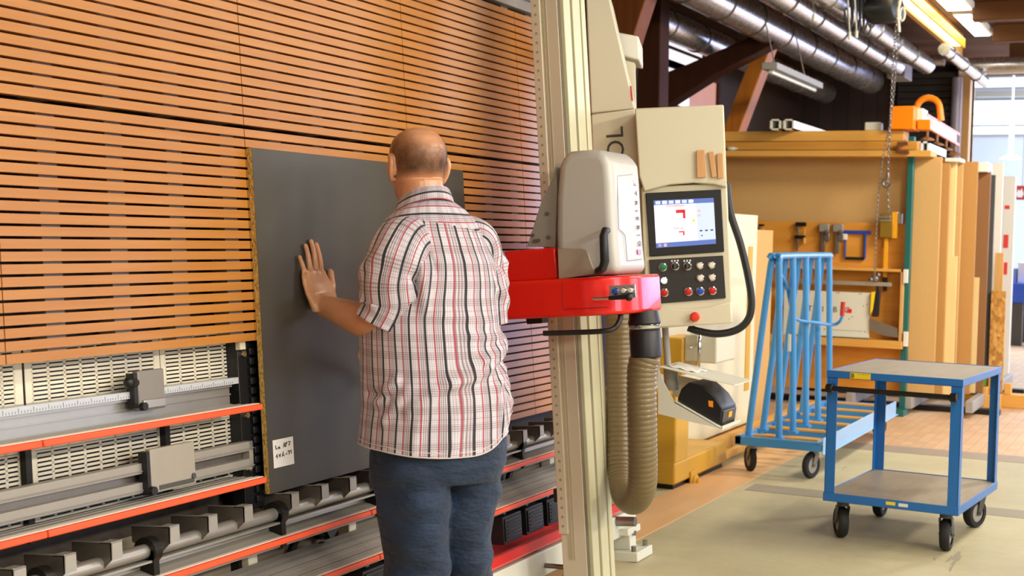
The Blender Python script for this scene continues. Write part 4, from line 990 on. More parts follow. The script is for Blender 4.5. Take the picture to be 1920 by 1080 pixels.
for x0, x1, y0, y1, X, lb in ((1772, 1800, 296, 303, 12.7, 'white strip lying across the pale plywood board tops'), (1829, 1852, 304, 322, 13.1, 'white offcut stuck above the dark brown board')):
    top('white_offcut', rc(x0, y0, x1, y1, X, X+.3), M_white, lb, 'offcut', 'white offcuts on the rack', bevel=.002)
a, b = onX(1878, 330, 15.8), onX(1893, 700, 15.8)
PO = thing('striped_door_edge', 'white doorway edge strip with red warning stripes beside the rack boards', 'warning strip', (15.8, (a.y+b.y)/2, 0))
yc = onX(1887, 450, 15.8).y
part('strip', MB().box(15.8, 15.9, yc-.07, yc+.05, 0.001, a.z), M_white, PO, bevel=.004)
for ya, yb in ((385, 392), (440, 465), (492, 515)):
    z1, z0 = onX(1887, ya, 15.8).z, onX(1887, yb, 15.8).z
    part('red_stripe', MB().box(15.797, 15.8, yc-.02, yc+.03, z0, z1), plain('stripe_red', '#e04038', .5), PO)
# wooden blocks and green pot beyond the trolley
a = onZ(1805, 766, 0); WB = thing('block_pile', 'stepped pine block seen through the table trolley', 'block', (a.x+.1, a.y-.2, 0))
part('low_block', MB().box(a.x, a.x+.25, a.y-.30, a.y, 0, .13), M_pine, WB, bevel=.006); part('upper_block', MB().box(a.x+.02, a.x+.22, a.y-.2, a.y-.03, .13, .2), M_pine, WB, bevel=.006)
part('side_block', MB().box(a.x+.3, a.x+.5, a.y-.5, a.y-.28, 0, .12), M_pine, WB, bevel=.006); part('upper_block', MB().box(a.x+.3, a.x+.4, a.y-.37, a.y-.31, .12, .22), M_pine, WB, bevel=.006)
GP = thing('green_tub', 'small green tub with white lid on the stepped pine block', 'tub', (a.x+.12, a.y-.12, .2))
part('tub', MB().lathe([(.05, 0), (.06, .005), (.065, .075)], (a.x+.12, a.y-.12, .2), (0, 0, 1), 20), plain('tub_green', '#4f7a1e', .5), GP)
part('lid', MB().lathe([(.065, .075), (.07, .08), (.07, .1), (.06, .105)], (a.x+.12, a.y-.12, .2), (0, 0, 1), 20), M_white, GP)
# orange vacuum lifter parked on the rack
VL = thing('vacuum_lifter', 'bright orange vacuum lifter with hook eye parked above the rack boards', 'lifter', tuple(onX(1700, 246, 12.45)))
part('motor_box', rc(1668, 199, 1713, 242, 12.40, 12.72), M_hoist, VL, bevel=.008)
part('front_block', rc(1720, 224, 1744, 243, 12.5, 12.7), M_hoist, VL, bevel=.006)
part('side_cover', rc(1714, 203, 1730, 228, 12.55, 12.8), M_white, VL, bevel=.006)
q = onX(1740, 205, 12.9); rr = .1
pts = [(12.9, q.y+rr, q.z-.1)]+[(12.9, q.y+rr*math.cos(k*math.pi/10), q.z+rr*math.sin(k*math.pi/10)) for k in range(11)]+[(12.9, q.y-rr-.015, q.z-.1)]
part('hook_eye', MB().tube(pts, .028, 14), M_hoist, VL)
p, q = onX(1736, 226, 12.75), onX(1797, 262, 14.4)
m = MB(); dv = (q-p)
for k in (-1, 1): m.prism([(-.012, -.012), (.012, -.012), (.012, .012), (-.012, .012)], lambda s, t: p+dv*t+Vector((0, s[0], s[1]+k*.05)), 0, 1)
part('beam', m, M_hoist, VL)
m = MB().prism([(-.01, -.05), (.01, -.05), (.01, .05), (-.01, .05)], lambda s, t: p+dv*t+Vector((0, s[0], s[1])), 0.02, .9); part('beam_panel', m, plain('beam_panel', '#e9def0', .4), VL)
for i in range(4):
    s = p+dv*(.05+.28*i); part('suction_cup', MB().lathe([(.012, -.05), (.012, -.13), (.06, -.15), (.065, -.165)], s, (0, 0, 1), 16), plain('cup_brown', '#8a5a2a', .5), VL)
part('clamp_jaw', WX([(1682, 266), (1702, 265), (1702, 272), (1688, 274), (1688, 281), (1704, 282), (1704, 289), (1680, 286)], 12.36, 12.39), plain('jaw_brown', '#6b3a18', .5), VL, bevel=.004)
m = MB(); a, b = onX(1714, 265, 12.56), onX(1742, 287, 12.56)
for (u0, u1, w0, w1) in ((b.y, b.y+.02, b.z, a.z), (a.y-.02, a.y, b.z, a.z), (b.y, a.y, a.z-.015, a.z), (b.y, a.y, b.z, b.z+.015), ((a.y+b.y)/2-.01, (a.y+b.y)/2+.01, b.z, a.z)): m.box(12.57, 13.5, u0, u1, w0, w1)
top('window_profile', m, plain('profile_blue_white', '#dbe6f2', .4), 'hollow white window profile lying on the boards beside the teal post', 'profile', smooth=False)
# ------------------------------------------------------------------ roof timbers, ducts and lamps
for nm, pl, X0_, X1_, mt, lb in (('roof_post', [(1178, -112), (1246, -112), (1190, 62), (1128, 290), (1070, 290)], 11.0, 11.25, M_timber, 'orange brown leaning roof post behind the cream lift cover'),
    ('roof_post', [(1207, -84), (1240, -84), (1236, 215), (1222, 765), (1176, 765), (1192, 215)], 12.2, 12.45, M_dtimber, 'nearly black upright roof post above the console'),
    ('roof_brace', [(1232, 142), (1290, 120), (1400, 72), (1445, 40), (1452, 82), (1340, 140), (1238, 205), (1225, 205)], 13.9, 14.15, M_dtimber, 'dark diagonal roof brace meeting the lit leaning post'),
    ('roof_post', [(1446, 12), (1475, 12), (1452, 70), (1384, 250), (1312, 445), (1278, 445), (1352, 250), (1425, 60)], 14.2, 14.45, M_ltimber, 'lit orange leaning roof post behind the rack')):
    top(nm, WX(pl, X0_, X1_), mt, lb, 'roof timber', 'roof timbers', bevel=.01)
M_duct = plain('galvanised_duct', '#d6d5d2', .27, .9, .06, 6)
M_seam = plain('duct_seam', '#7d7a72', .4, .8)
def duct(x, y, z, Xa, Xb, r, lab, k=3):
    c = onZ(x, y, z); t = thing('ventilation_duct', lab, 'duct', (Xa, c.y, z), group='ventilation ducts')
    part('tube', MB().cyl((Xa, c.y, z), (Xb, c.y, z), r, n=32), M_duct, t)
    n = int((Xb-Xa)/1.0)
    for i in range(n): part('seam_ring', MB().lathe([(r-.003, 0), (r+.012, .008), (r-.003, .016)], (Xa+.3+i*1.0, c.y, z), (1, 0, 0), 32, cap=False), M_seam, t)
duct(1344, 0, 3.55, 11.0, 19.0, .165, 'widest bright galvanised duct, passing over the strip luminaire')
duct(1478, 0, 3.55, 11.0, 17.4, .125, 'middle galvanised duct under the ceiling')
duct(1560, 0, 3.55, 11.0, 17.45, .105, 'slim galvanised duct below the hanging cable loops')
duct(1255, 48, 3.45, 12.5, 19.4, .14, 'dim duct deep between the roof timbers')
c = onX(1702, 50, 15.0); duct(1706, 40, 3.4, 14.9, 18.0, .062, 'short dull duct beside the yellow lit strip')
for x0, x1, y, X, r, lb in ((1700, 1771, 115, 18.0, .07, 'short pale crosswise pipe at the end of the ducts'), (1800, 2000, 125, 17.6, .10, 'long grey crosswise pipe above the bright doorway')):
    a, b = onX(x0, y, X), onX(x1, y+(x1-x0)*.005, X)
    top('cross_pipe', MB().cyl((X, a.y, a.z), (X, b.y, a.z), r, n=24), M_duct, lb, 'pipe', 'crosswise pipes')
a = onX(1664, 100, 17.5); b = onX(1696, 145, 17.5); top('duct_box', MB().box(17.5, 18.0, b.y, a.y, b.z, a.z).box(17.7, 17.74, b.y+.02, b.y+.06, a.z-.01, 3.85), M_grey, 'grey sheet metal box at the far end of the slim duct', 'box', bevel=.01)
a = onX(1436, 130, 12.2); LU = thing('strip_luminaire', 'unlit grey strip luminaire hanging below the widest duct', 'lamp', tuple(a))
part('tray', MB().box(12.2, 13.9, a.y-.1, a.y+.04, a.z, a.z+.06), M_grey, LU, bevel=.006)
part('tube', MB().cyl((12.25, a.y-.03, a.z-.015), (13.85, a.y-.03, a.z-.015), .018), M_offwhite, LU)
part('suspension', MB().cyl((12.5, a.y+.0, a.z+.06), (12.5, a.y+.22, 3.85), .006).cyl((13.6, a.y+.0, a.z+.06), (13.6, a.y+.22, 3.85), .006), M_steel, LU)
# lit strip and lit ceiling panels
c = onZ(1708, 0, 3.6); e = onZ(1800, 86, 3.6)
LS = thing('light_strip', 'long lit yellow white light strip on a wooden beam under the ceiling', 'lamp', (12, c.y, 3.6))
part('beam', MB().box(11.5, 17.0, c.y+.11, c.y+.16, 3.58, 3.845), M_pine, LS, bevel=.006)
part('lamp_tube', MB().box(11.6, 16.2, c.y+.02, c.y+.10, 3.6, 3.66), emis('strip_light', '#fff0b8', 5), LS)
part('yellow_edge', MB().box(11.6, 16.4, c.y-.0, c.y+.018, 3.6, 3.7), plain('edge_yellow', '#f4c916', .4), LS)
for (x0, y0, x1, y1, x2, lb) in ((1757, 0, 1822, 19, 1770, 'nearer lit white ceiling panel cut by the picture edge'), (1789, 29, 1857, 67, 1812, 'farther lit white ceiling panel above the doorway')):
    a, b = onZ(x0, y0, 3.78), onZ(x1, y1, 3.78); a2 = onZ(x2, y1, 3.78)
    Xa, Xb = a.x-(.9 if y0 == 0 else 0), (b.x+a2.x)/2
    t = thing('ceiling_panel_light', lb, 'lamp', (Xa, a.y, 3.78), group='lit ceiling panels')
    part('diffuser', MB().box(Xa, Xb, b.y, a.y, 3.775, 3.785), emis('panel_light', '#ffffff', 6), t)
    part('frame', MB().box(Xa-.04, Xb+.04, b.y-.04, a.y+.012, 3.785, 3.84), M_white, t)
a, b = onX(1846, 92, 19.3), onX(2000, 106, 19.3); struct('white_girder', MB().box(19.3, 19.6, b.y, a.y, b.z, min(a.z, 3.84)), plain('girder_white', '#ddd7e6', .5), bevel=.01)  # white girder crossing below the ceiling
for i, X in enumerate((13.2, 14.8, 16.4, 18.0)):
    top('ceiling_joist', MB().box(X, X+.16, -7, onZ(1850, 60, 3.7).y, 3.66, 3.85), M_joist, ['nearest brown ceiling joist crossing before the lit panels', 'second nearest of the brown ceiling joists', 'third brown ceiling joist, before the white girder', 'farthest brown ceiling joist above the crosswise pipe'][i], 'joist', 'ceiling joists', bevel=.008)
# chain hoist, cables
a = onX(1657, 18, 12.6); CH = thing('chain_hoist', 'dark hoist motor with long hanging chain and hook before the tool board', 'hoist', tuple(a))
part('motor', MB().lathe([(.05, -.16), (.1, -.14), (.12, -.1), (.12, .1), (.1, .14), (.05, .16)], a, (.4, 1, 0), 24), plain('motor_grey', '#3f4244', .4, .4), CH)
part('trolley', MB().box(a.x-.1, a.x+.1, a.y-.12, a.y+.12, a.z+.1, 3.85), M_darkgrey, CH, bevel=.005)
def chain(pts, link=.026, r=.0035):
    m = MB(); P = spline(pts, 30); L_ = [0]
    for u, v in zip(P, P[1:]): L_.append(L_[-1]+(v-u).length)
    n = int(L_[-1]/link); j = 0
    for i in range(n):
        s = L_[-1]*i/n
        while j < len(L_)-2 and L_[j+1] < s: j += 1
        c = P[j].lerp(P[j+1], (s-L_[j])/max(1e-9, L_[j+1]-L_[j])); t = (P[j+1]-P[j]).normalized()
        sd = Vector((1, 0, 0)) if i % 2 else Vector((0, 1, 0)); sd = (sd-t*sd.dot(t)).normalized()
        m.tube([c+t*(math.sin(q*math.pi/4)*link*.68)+sd*(math.cos(q*math.pi/4)*link*.38) for q in range(8)], r, 5, closed=True)
    return m
part('chain', chain([onX(1685, 5, 12.3), onX(1675, 110, 12.3), onX(1671, 200, 12.25), onX(1665, 330, 12.2), onX(1667, 400, 12.2)]), M_steel, CH)
part('chain', chain([onX(1689, 15, 12.3), onX(1682, 100, 12.3), onX(1672, 210, 12.28), onX(1655, 300, 12.22), onX(1645, 400, 12.2), onX(1640, 520, 12.2)], .02, .0025), M_steel, CH)
q = onX(1664, 340, 12.18)
part('hook', MB().tube(spline([q+Vector((0, 0, .07)), q+Vector((0, .0, .03)), q+Vector((0, .035, 0)), q+Vector((0, .03, -.035)), q+Vector((0, -.01, -.05)), q+Vector((0, -.035, -.02))], 6), [.011]*30+[.006], 10), M_steel, CH)
q = onX(1692, 22, 12.3); part('carabiner', MB().tube([q+Vector((0, .02*math.cos(k*.524), .055*math.sin(k*.524)-.02)) for k in range(12)], .009, 8, closed=True), M_white, CH)
part('cord', MB().tube([onX(1686, 60, 12.3), onX(1684, 20, 12.3), onX(1690, -10, 12.3)], .012, 8), M_offwhite, CH)
m = MB()
for i in range(7):
    x = 1592+7*i; A = onX(x-12, -20, 12.7+.05*i); B = onX(x+8, -20, 12.7+.05*i); b1 = onX(x-5, 45+(i % 3)*9, 12.7+.05*i); b2 = onX(x+6, 42+(i % 2)*9, 12.7+.05*i)
    m.tube(spline([A, b1, b2, B], 10), .010, 8)
top('cable_coils', m, M_darkgrey, 'loops of dark cable hanging over the slim duct', 'cables')
for i, (x, y) in enumerate(((1525, 27), (1592, 60), (1605, 58))):
    A, B = onX(x-3, -20, 12.5), onX(x+1, y, 12.5)
    t = thing('pull_cord', ['pale pull cord hanging between two ducts', 'longer of two short pale plugs hanging under the cable loops', 'shorter of two short pale plugs hanging under the cable loops'][i], 'cord', tuple(B), group='hanging pull cords')
    part('cord', MB().cyl(A, B, .006, n=8), M_offwhite, t); part('plug', MB().cyl(B, B-Vector((0, 0, .06)), .014, n=10), M_offwhite, t)
# ------------------------------------------------------------------ the man at the saw
PSI = R(58)
mf = Vector((math.cos(PSI), math.sin(PSI), 0)); mr = Vector((math.sin(PSI), -math.cos(PSI), 0)); mu = Vector((0, 0, 1))
SCL = 1.023
waist = onD(818, 700, 4.295); ORG = Vector((waist.x, waist.y, 0))
def Lc(a, b, z): return ORG + (mr*a + mf*b)*SCL + mu*(z+(z-1.47)*(SCL-1)*max(0, min(1, z/.45)))
def inv(p): d = p-ORG; return (d.dot(mr)/SCL, d.dot(mf)/SCL, 1.47+(d.z-1.47)/SCL)
MAN = thing('person', 'bald person in plaid shirt and jeans pressing one hand on the dark board', 'person', tuple(ORG))
head_c = onD(783, 303, 4.365); ha, hb_, hz = inv(head_c)
neck_a, neck_b = ha*.9, hb_-.035
def lean(z):                               # sideways and forward lean of the spine with height
    t = max(0, min(1, (z-.95)/(1.56-.95))); t2 = t*t*(3-2*t)*.4+t*.6
    return neck_a*t2, neck_b*t2
def skinm():
    t = NT('skin'); v = t.mapping(); n = t.noise(v, 9, 4); n2 = t.noise(v, 55, 4)
    c = t.ramp(n, (.3, lin('#d39a74')), (.7, lin('#e6b18a')))
    c = t.mix(t.math('MULTIPLY', n2, .25), c, lin('#b96a4a'))
    t.bump(t.noise(v, 240, 3), .12, .001)
    t.b.inputs['Subsurface Weight'].default_value = .12; t.b.inputs['Subsurface Radius'].default_value = (.012, .005, .003)
    return t.fin(c, .3)
M_skin = skinm()
# --- head
PH_ = R(52); hf = Vector((math.cos(PH_), math.sin(PH_), 0)); hr = Vector((math.sin(PH_), -math.cos(PH_), 0))
tilt = Matrix.Rotation(R(-7), 3, hr)
chin = head_c - mu*.135
def Hd(a, b, h): return head_c + tilt @ (hr*a + hf*b + mu*(h-.135))*SCL
HT = [(-.002, .012, .070, -.05), (.0, .026, .084, -.035), (.015, .046, .094, -.01), (.04, .060, .096, .02), (.07, .069, .096, .062), (.10, .075, .094, .088), (.13, .0795, .096, .101), (.155, .0815, .096, .104), (.18, .079, .089, .098), (.2, .071, .075, .085), (.216, .057, .058, .067), (.228, .038, .038, .045), (.235, .015, .014, .018)]
def head_pt(h, t, off=0):
    w, f, bk = lerp_tab(HT, h)
    c, s = math.cos(t), math.sin(t)
    e = .92
    ca = math.copysign(abs(c)**e, c); sa = math.copysign(abs(s)**e, s)
    ext = (f if s > 0 else bk)
    return Hd(ca*(w+off), sa*(ext+off if ext > 0 else ext), h+off*.5*(1 if h > .18 else 0))
m = MB()
hs_ = [-.002, .0, .007, .015, .027, .04, .055, .07, .085, .1, .115, .13, .145, .16, .175, .19, .2, .21, .218, .225, .23, .2345]
m.rows([[head_pt(h, 2*math.pi*k/40) for k in range(40)] for h in hs_], True, True)
m.tube([Hd(0, .088, .135), Hd(0, .1, .115), Hd(0, .112, .088), Hd(0, .098, .078)], [.008, .011, .016, .010], 12)
m.ball(Hd(.014, .096, .083), .011); m.ball(Hd(-.014, .096, .083), .011)
m.tube([Hd(-.05, .078, .15), Hd(-.025, .092, .146), Hd(0, .093, .142), Hd(.025, .092, .146), Hd(.05, .078, .15)], [.008, .01, .009, .01, .008], 10)
m.tube([Hd(-.024, .09, .055), Hd(0, .099, .057), Hd(.024, .09, .055)], [.005, .008, .005], 10); m.tube([Hd(-.02, .09, .045), Hd(0, .097, .044), Hd(.02, .09, .045)], [.005, .009, .005], 10)
m.ball(Hd(0, .085, .014), .02)
for s in (-1, 1):
    rim = [Hd(s*.079, .012, .082), Hd(s*.083, .004, .078), Hd(s*.090, -.010, .098), Hd(s*.092, -.020, .122), Hd(s*.091, -.016, .140), Hd(s*.088, .0, .148), Hd(s*.082, .012, .138)]
    m.tube(spline(rim, 5), [.006]*3+[.0075]*30, 10)
    m.ball(Hd(s*.084, -.004, .114), .026, 14, 10, (1, 1, 1), Matrix(((.35, 0, 0), (0, .75, 0), (0, 0, 1.1))))
# --- neck and trunk under the shirt
nb = Lc(neck_a, neck_b-.0, 1.50); nt = Hd(0, -.022, .075)
m.tube([Lc(neck_a, neck_b-.01, 1.46), nb, nb.lerp(nt, .5), nt], [.088, .074, .070, .066], 28)
m.rows([[Lc(lean(z)[0]+w*math.cos(2*math.pi*k/36), lean(z)[1]+dp_*math.sin(2*math.pi*k/36), z) for k in range(36)] for z, w, dp_ in ((.80, .15, .11), (.95, .185, .13), (1.1, .18, .135), (1.25, .178, .125), (1.36, .17, .11), (1.44, .14, .09), (1.50, .08, .07))], True, True)
# --- left arm on the board
def onB(x, y, d): q = sD(x, y, d); return FS @ Vector((q[0], -d, q[1]))
SHL = Lc(-.134+lean(1.44)[0], lean(1.44)[1]-.07, 1.415)
WRL = onB(606, 573, .066)
ELL = onD(726, 610, 4.215)
m.tube(spline([SHL+mr*.05, SHL, SHL.lerp(ELL, .5), ELL], 6), [.062, .062, .062, .063, .062, .06, .058, .057, .056, .055, .055, .054, .053, .053, .052, .052, .052, .052, .052], 20)
fa = spline([ELL-(WRL-ELL)*.08, ELL.lerp(WRL, .3)-Vector((0, 0, .006)), ELL.lerp(WRL, .65)-Vector((0, 0, .003)), WRL], 6)
m.tube(fa, [.050, .051, .0525, .054, .0545, .0545, .054, .053, .0515, .05, .048, .046, .044, .042, .040, .038, .036, .0345, .033], 20)
# palm as a loft from wrist to knuckles
hd = .0195
def palm_row(pl, pr_, d, th, n=16):
    a, b = onB(*pl, d), onB(*pr_, d); c = (a+b)/2; h = (b-a)/2
    return [c+h*math.cos(2*math.pi*k/n)+SN*th*math.sin(2*math.pi*k/n) for k in range(n)]
m.rows([palm_row((590, 586), (626, 572), .066, .030), palm_row((583, 571), (629, 557), .056, .026), palm_row((574, 552), (627, 545), .045, .021), palm_row((568, 532), (620, 530), .039, .018), palm_row((566, 517), (613, 518), .036, .016), palm_row((566, 507), (609, 507), .034, .0135)], True, True)
for q_ in ((599, 512), (590, 511), (581, 511), (573, 513)): m.tube([onB(603+(q_[0]-590)*.35, 562, .064), onB((603+q_[0])/2+(q_[0]-590)*.2, 538, .0505), onB(*q_, .0445)], [.004, .0052, .0072], 10)
fing = {'index': ([(602, 514), (601, 497), (598, 477), (592, 455)], .0095), 'middle': ([(592, 513), (591, 494), (588, 471), (582, 449)], .0098), 'ring': ([(582, 512), (580, 496), (577, 476), (572, 458)], .0092), 'little': ([(572, 514), (569, 503), (565, 491), (561, 480)], .0082)}
for k, (pl, r_) in fing.items():
    ds = [.033, .034, .0295, .0275]
    pts = spline([onB(x, y, d) for (x, y), d in zip(pl, ds)], 5)
    rr = [r_*1.12*(1-.02*i) for i in range(len(pts)-1)]+[r_*.62]
    m.tube(pts, rr, 12)
    m.ball(onB(*pl[0], .036), r_*1.2)
    m.ball(pts[-2], r_*.82)
pts = spline([onB(616, 560, .045), onB(621, 541, .041), onB(621, 524, .034), onB(619, 506, .031)], 5)
m.tube(pts, [.0165]*4+[.0145]*4+[.013, .0125, .012, .0118, .0115, .011, .0105, .007], 14); m.ball(pts[-2], .009)
# --- right arm, forearm held forward at belly height
SHR = Lc(.196+lean(1.44)[0], lean(1.44)[1]+.01, 1.425); ELR = Lc(.215, .09, 1.15); WRR = Lc(.15, .30, 1.08)
m.tube(spline([SHR-mr*.05, SHR, SHR.lerp(ELR, .5), ELR], 6), [.06]*8+[.055]*11, 18)
m.tube(spline([ELR, ELR.lerp(WRR, .4), WRR], 6), [.052, .053, .054, .053, .051, .049, .047, .044, .042, .039, .036, .034, .032], 18)
fd = (WRR-ELR).normalized(); sd_ = fd.cross(mu).normalized(); ud_ = sd_.cross(fd)
def Hr(l, s, u): return WRR+fd*l+sd_*s+ud_*u
m.rows([[Hr(l, w*math.cos(2*math.pi*k/16), t*math.sin(2*math.pi*k/16)) for k in range(16)] for l, w, t in ((-.01, .028, .024), (.03, .036, .02), (.06, .042, .018), (.09, .042, .015))], True, True)
for i, s in enumerate((-.032, -.011, .011, .031)):
    ln = (.07, .08, .075, .058)[i]
    m.tube(spline([Hr(.085, s, .0), Hr(.085+ln*.5, s, -.012), Hr(.085+ln*.8, s*.95, -.035), Hr(.085+ln*.85, s*.95, -.055)], 4), [.0095]*12+[.007], 12)
m.tube(spline([Hr(.02, -.03, -.005), Hr(.055, -.055, -.012), Hr(.085, -.06, -.025)], 4), [.015]*4+[.012]*4+[.008], 12)
# --- legs
LG = {'l': [(-.088, -.02, .9, .085), (-.084, -.02, .75, .085), (-.066, -.025, .5, .06), (-.068, -.033, .3, .05), (-.075, -.035, .08, .042)], 'r': [(.105, .02, .9, .085), (.11, .015, .75, .085), (.111, .029, .5, .06), (.12, .03, .3, .05), (.125, .03, .08, .042)]}
for k, L in LG.items(): m.tube([Lc(a, b, z) for a, b, z, r_ in L], [q[3] for q in L], 20)
body = part('body', m, M_skin, MAN)
rm = body.modifiers.new('one_surface', 'REMESH'); rm.mode = 'VOXEL'; rm.voxel_size = .0036; rm.use_smooth_shade = True
sm = body.modifiers.new('soft', 'SMOOTH'); sm.factor = .5; sm.iterations = 4
for s in (-1, 1):
    part('eye', MB().ball(Hd(s*.032, .083, .122), .0115, 14, 10), M_white, MAN); part('iris', MB().ball(Hd(s*.032, .0915, .121), .0045, 10, 8), M_ink, MAN)
# stubble of hair at the back and sides
def hairm():
    t = NT('hair_stubble'); n = t.noise(t.mapping(), 620, 2); n2 = t.noise(t.mapping(), 24, 3)
    at = t.n('ShaderNodeUVMap'); sp_ = t.n('ShaderNodeSeparateXYZ'); t.l(at.outputs[0], sp_.inputs[0])
    f = t.math('MULTIPLY', sp_.outputs[1], t.math('MULTIPLY_ADD', n, 1.1, t.math('MULTIPLY_ADD', n2, .7, -.35)))
    al = t.math('MULTIPLY', t.math('MINIMUM', t.math('MAXIMUM', f, 0.0), 1.0), .95)
    t.l(al, t.b.inputs['Alpha'])
    return t.fin(lin('#3a2418'), .6)
hm = MB(); hh = [.062+.1665*i/34 for i in range(35)]; nk = 56
def hair_amt(h, t):
    back = max(0, min(1, (-math.sin(t)+.32)/.35))
    topl = .148+.050*abs(math.cos(t))**1.5
    u = max(0, min(1, (topl+.04-h)/.075)); lo = max(0, min(1, (h-.074)/.03))
    return back*u*lo*1.15
ts = [math.pi*.95+(math.pi*1.1)*k/nk for k in range(nk+1)]
hm.rows([[head_pt(h, t, .0016) for t in ts] for h in hh], False, uv=lambda i, k: (k/nk, hair_amt(hh[min(i, 34)], ts[min(k, nk)])))
part('hair', hm, hairm(), MAN, label='short dark stubble of hair around the back of the head')
# wedding ring
a, b = onB(582, 508, .034), onB(580, 500, .034); ax = (b-a).normalized(); sd2 = SN.cross(ax).normalized(); c = onB(580.5, 502, .0335)
part('ring', MB().tube([c+(sd2*math.cos(k*math.pi/10)+SN*math.sin(k*math.pi/10))*.0112 for k in range(20)], .0017, 8, closed=True), plain('ring_silver', '#d9d4cc', .3, .6), MAN, label='silver ring')
# --- plaid shirt
def plaid():
    t = NT('plaid_cotton'); uvn = t.n('ShaderNodeUVMap'); s = t.n('ShaderNodeSeparateXYZ'); t.l(uvn.outputs[0], s.inputs[0])
    u, v = s.outputs[0], s.outputs[1]
    def band(x, per, ph, w): return t.math('LESS_THAN', t.math('ABSOLUTE', t.math('SUBTRACT', t.math('FRACT', t.math('ADD', t.math('DIVIDE', x, per), ph)), .5)), w)
    P_ = .052
    c = lin('#d9d5e0')
    fine = t.math('MULTIPLY', band(u, .0062, 0, .2), .75); fineh = t.math('MULTIPLY', band(v, .0062, 0, .16), .6)
    zone = t.math('MULTIPLY_ADD', band(u, P_, .25, .2), .55, .45); zoneh = t.math('MULTIPLY_ADD', band(v, .05, .2, .24), .6, .4)
    col = t.mix(t.math('MULTIPLY', band(v, .05, .2, .2), .28), c, lin('#a48d8a'))
    col = t.mix(t.math('MULTIPLY', band(u, P_, .25, .13), .35), col, lin('#a9969c'))
    col = t.mix(t.math('MULTIPLY', fine, zone), col, lin('#6f6068')); col = t.mix(t.math('MULTIPLY', fineh, zoneh), col, lin('#75646a'))
    col = t.mix(t.math('MULTIPLY', band(u, P_, .5, .046), .88), col, lin('#a3203a'))
    col = t.mix(t.math('MULTIPLY', band(v, .1, .1, .012), .35), col, lin('#8d3848'))
    col = t.mix(t.math('MULTIPLY', band(u, P_, 0, .068), .97), col, lin('#14121f'))
    t.bump(t.noise(t.mapping(), 16, 3), .25, .012)
    return t.fin(col, .8, Sheen_Weight=.15)
M_plaid = plaid()
ST = [(.83, .224, .174, .0), (.9, .220, .170, .0), (.98, .213, .166, .0), (1.06, .207, .164, .005), (1.14, .205, .160, .005), (1.22, .202, .152, .003), (1.30, .184, .143, -.002), (1.37, .172, .133, -.005), (1.42, .163, .122, -.006), (1.455, .156, .111, -.006), (1.482, .142, .102, -.006), (1.503, .122, .094, -.004), (1.518, .100, .087, 0), (1.526, .084, .082, 0)]
folds = []
rnd = random.Random(3)
# fold lines over the back: (angle, height) start, end, depth, width.  Angle 270 = middle of the back, 0 = right side
for a0, z0, a1, z1, amp, w in ((350, 1.17, 285, 1.10, .010, .016), (345, 1.145, 262, 1.035, .010, .016), (355, 1.12, 300, 1.075, -.008, .014), (285, 1.10, 225, .96, .009, .018), (330, 1.07, 300, 1.02, .006, .013), (352, 1.06, 318, .99, .007, .013), (215, 1.05, 190, .98, .010, .016), (205, 1.0, 180, 1.0, -.008, .013), (225, 1.02, 200, .93, .008, .016), (300, 1.0, 312, .88, .006, .016), (270, 1.0, 262, .86, .006, .018), (240, .98, 232, .86, .006, .018), (335, 1.0, 342, .88, .006, .014), (222, 1.45, 232, 1.28, -.012, .016), (230, 1.42, 243, 1.25, .010, .018), (238, 1.44, 250, 1.36, -.007, .014), (342, 1.42, 325, 1.3, .007, .018), (255, 1.24, 300, 1.2, .004, .02), (275, 1.17, 320, 1.16, .005, .014), (8, 1.15, 330, 1.165, -.009, .014), (5, 1.10, 335, 1.10, .008, .013), (358, 1.02, 330, .96, .006, .014)):
    folds.append((R(a0), z0, R(a1), z1, amp, w))
def fold_disp(t, z, fl=folds, rad=.2):
    d = 0
    for a0, z0, a1, z1, amp, w in fl:
        for o in (0, -2*math.pi, 2*math.pi):
            px_, pz = (t+o-a0)*rad, z-z0; ex, ez = (a1-a0)*rad, z1-z0; L2 = ex*ex+ez*ez
            if abs(px_) > .5: continue
            q = (px_*ex+pz*ez)/L2; qq = max(0, min(1, q)); dx, dz = px_-ex*qq, pz-ez*qq
            e = (dx*dx+dz*dz)/(w*w)
            if e < 8: d += 1.5*amp*math.exp(-e)*(1 if 0 < q < 1 else .8)
    return d
NA, NZ = 200, 150
def hem(t): return .832+.125*max(0, math.cos(t))**2+.018*max(0, -math.cos(t))**2+.012*max(0, math.sin(t))
rows_, arcs = [], []
for i in range(NZ):
    f = i/(NZ-1); row = []
    for k in range(NA):
        t = 2*math.pi*k/NA; h0 = hem(t); z = h0+(1.526-h0)*f
        w, dp_, cb = lerp_tab(ST, z); la, lb_ = lean(z)
        c, s = math.cos(t), math.sin(t); e = .82
        ca = math.copysign(abs(c)**e, c); sa = math.copysign(abs(s)**e, s)
        dsp = fold_disp(t, z) + .003*noise.noise(Vector((c*3, s*3, z*9)))+.0045*noise.noise(Vector((c*1.5+5, s*1.5, z*4)))
        belly = .035*max(0, s)*math.exp(-((z-1.03)/.16)**2)
        blade = .012*max(0, -s)*math.exp(-((z-1.34)/.1)**2)*abs(math.sin(2*t))
        nrm = Vector((c/w, s/dp_, 0)).normalized()
        yb_ = cb+sa*(dp_+belly+blade)+nrm.y*dsp; kz = max(0, (z-1.42)/.125)
        la += .024*math.exp(-((z-1.38)/.11)**2)
        row.append(Lc(la+ca*w+nrm.x*dsp, lb_+yb_, z-.42*kz*yb_+.002*kz))
    rows_.append(row)
yo = 1.468
def uv_t(i, k):
    f = i/(NZ-1); t = 2*math.pi*k/NA
    z = hem(t)+(1.526-hem(t))*f; w_, d_, _ = lerp_tab(ST, z)
    return (t*.198+.011, z)
m = MB(); n = NA
vs = [v for r_ in rows_ for v in r_]; fs, us = [], []
sl = [0]
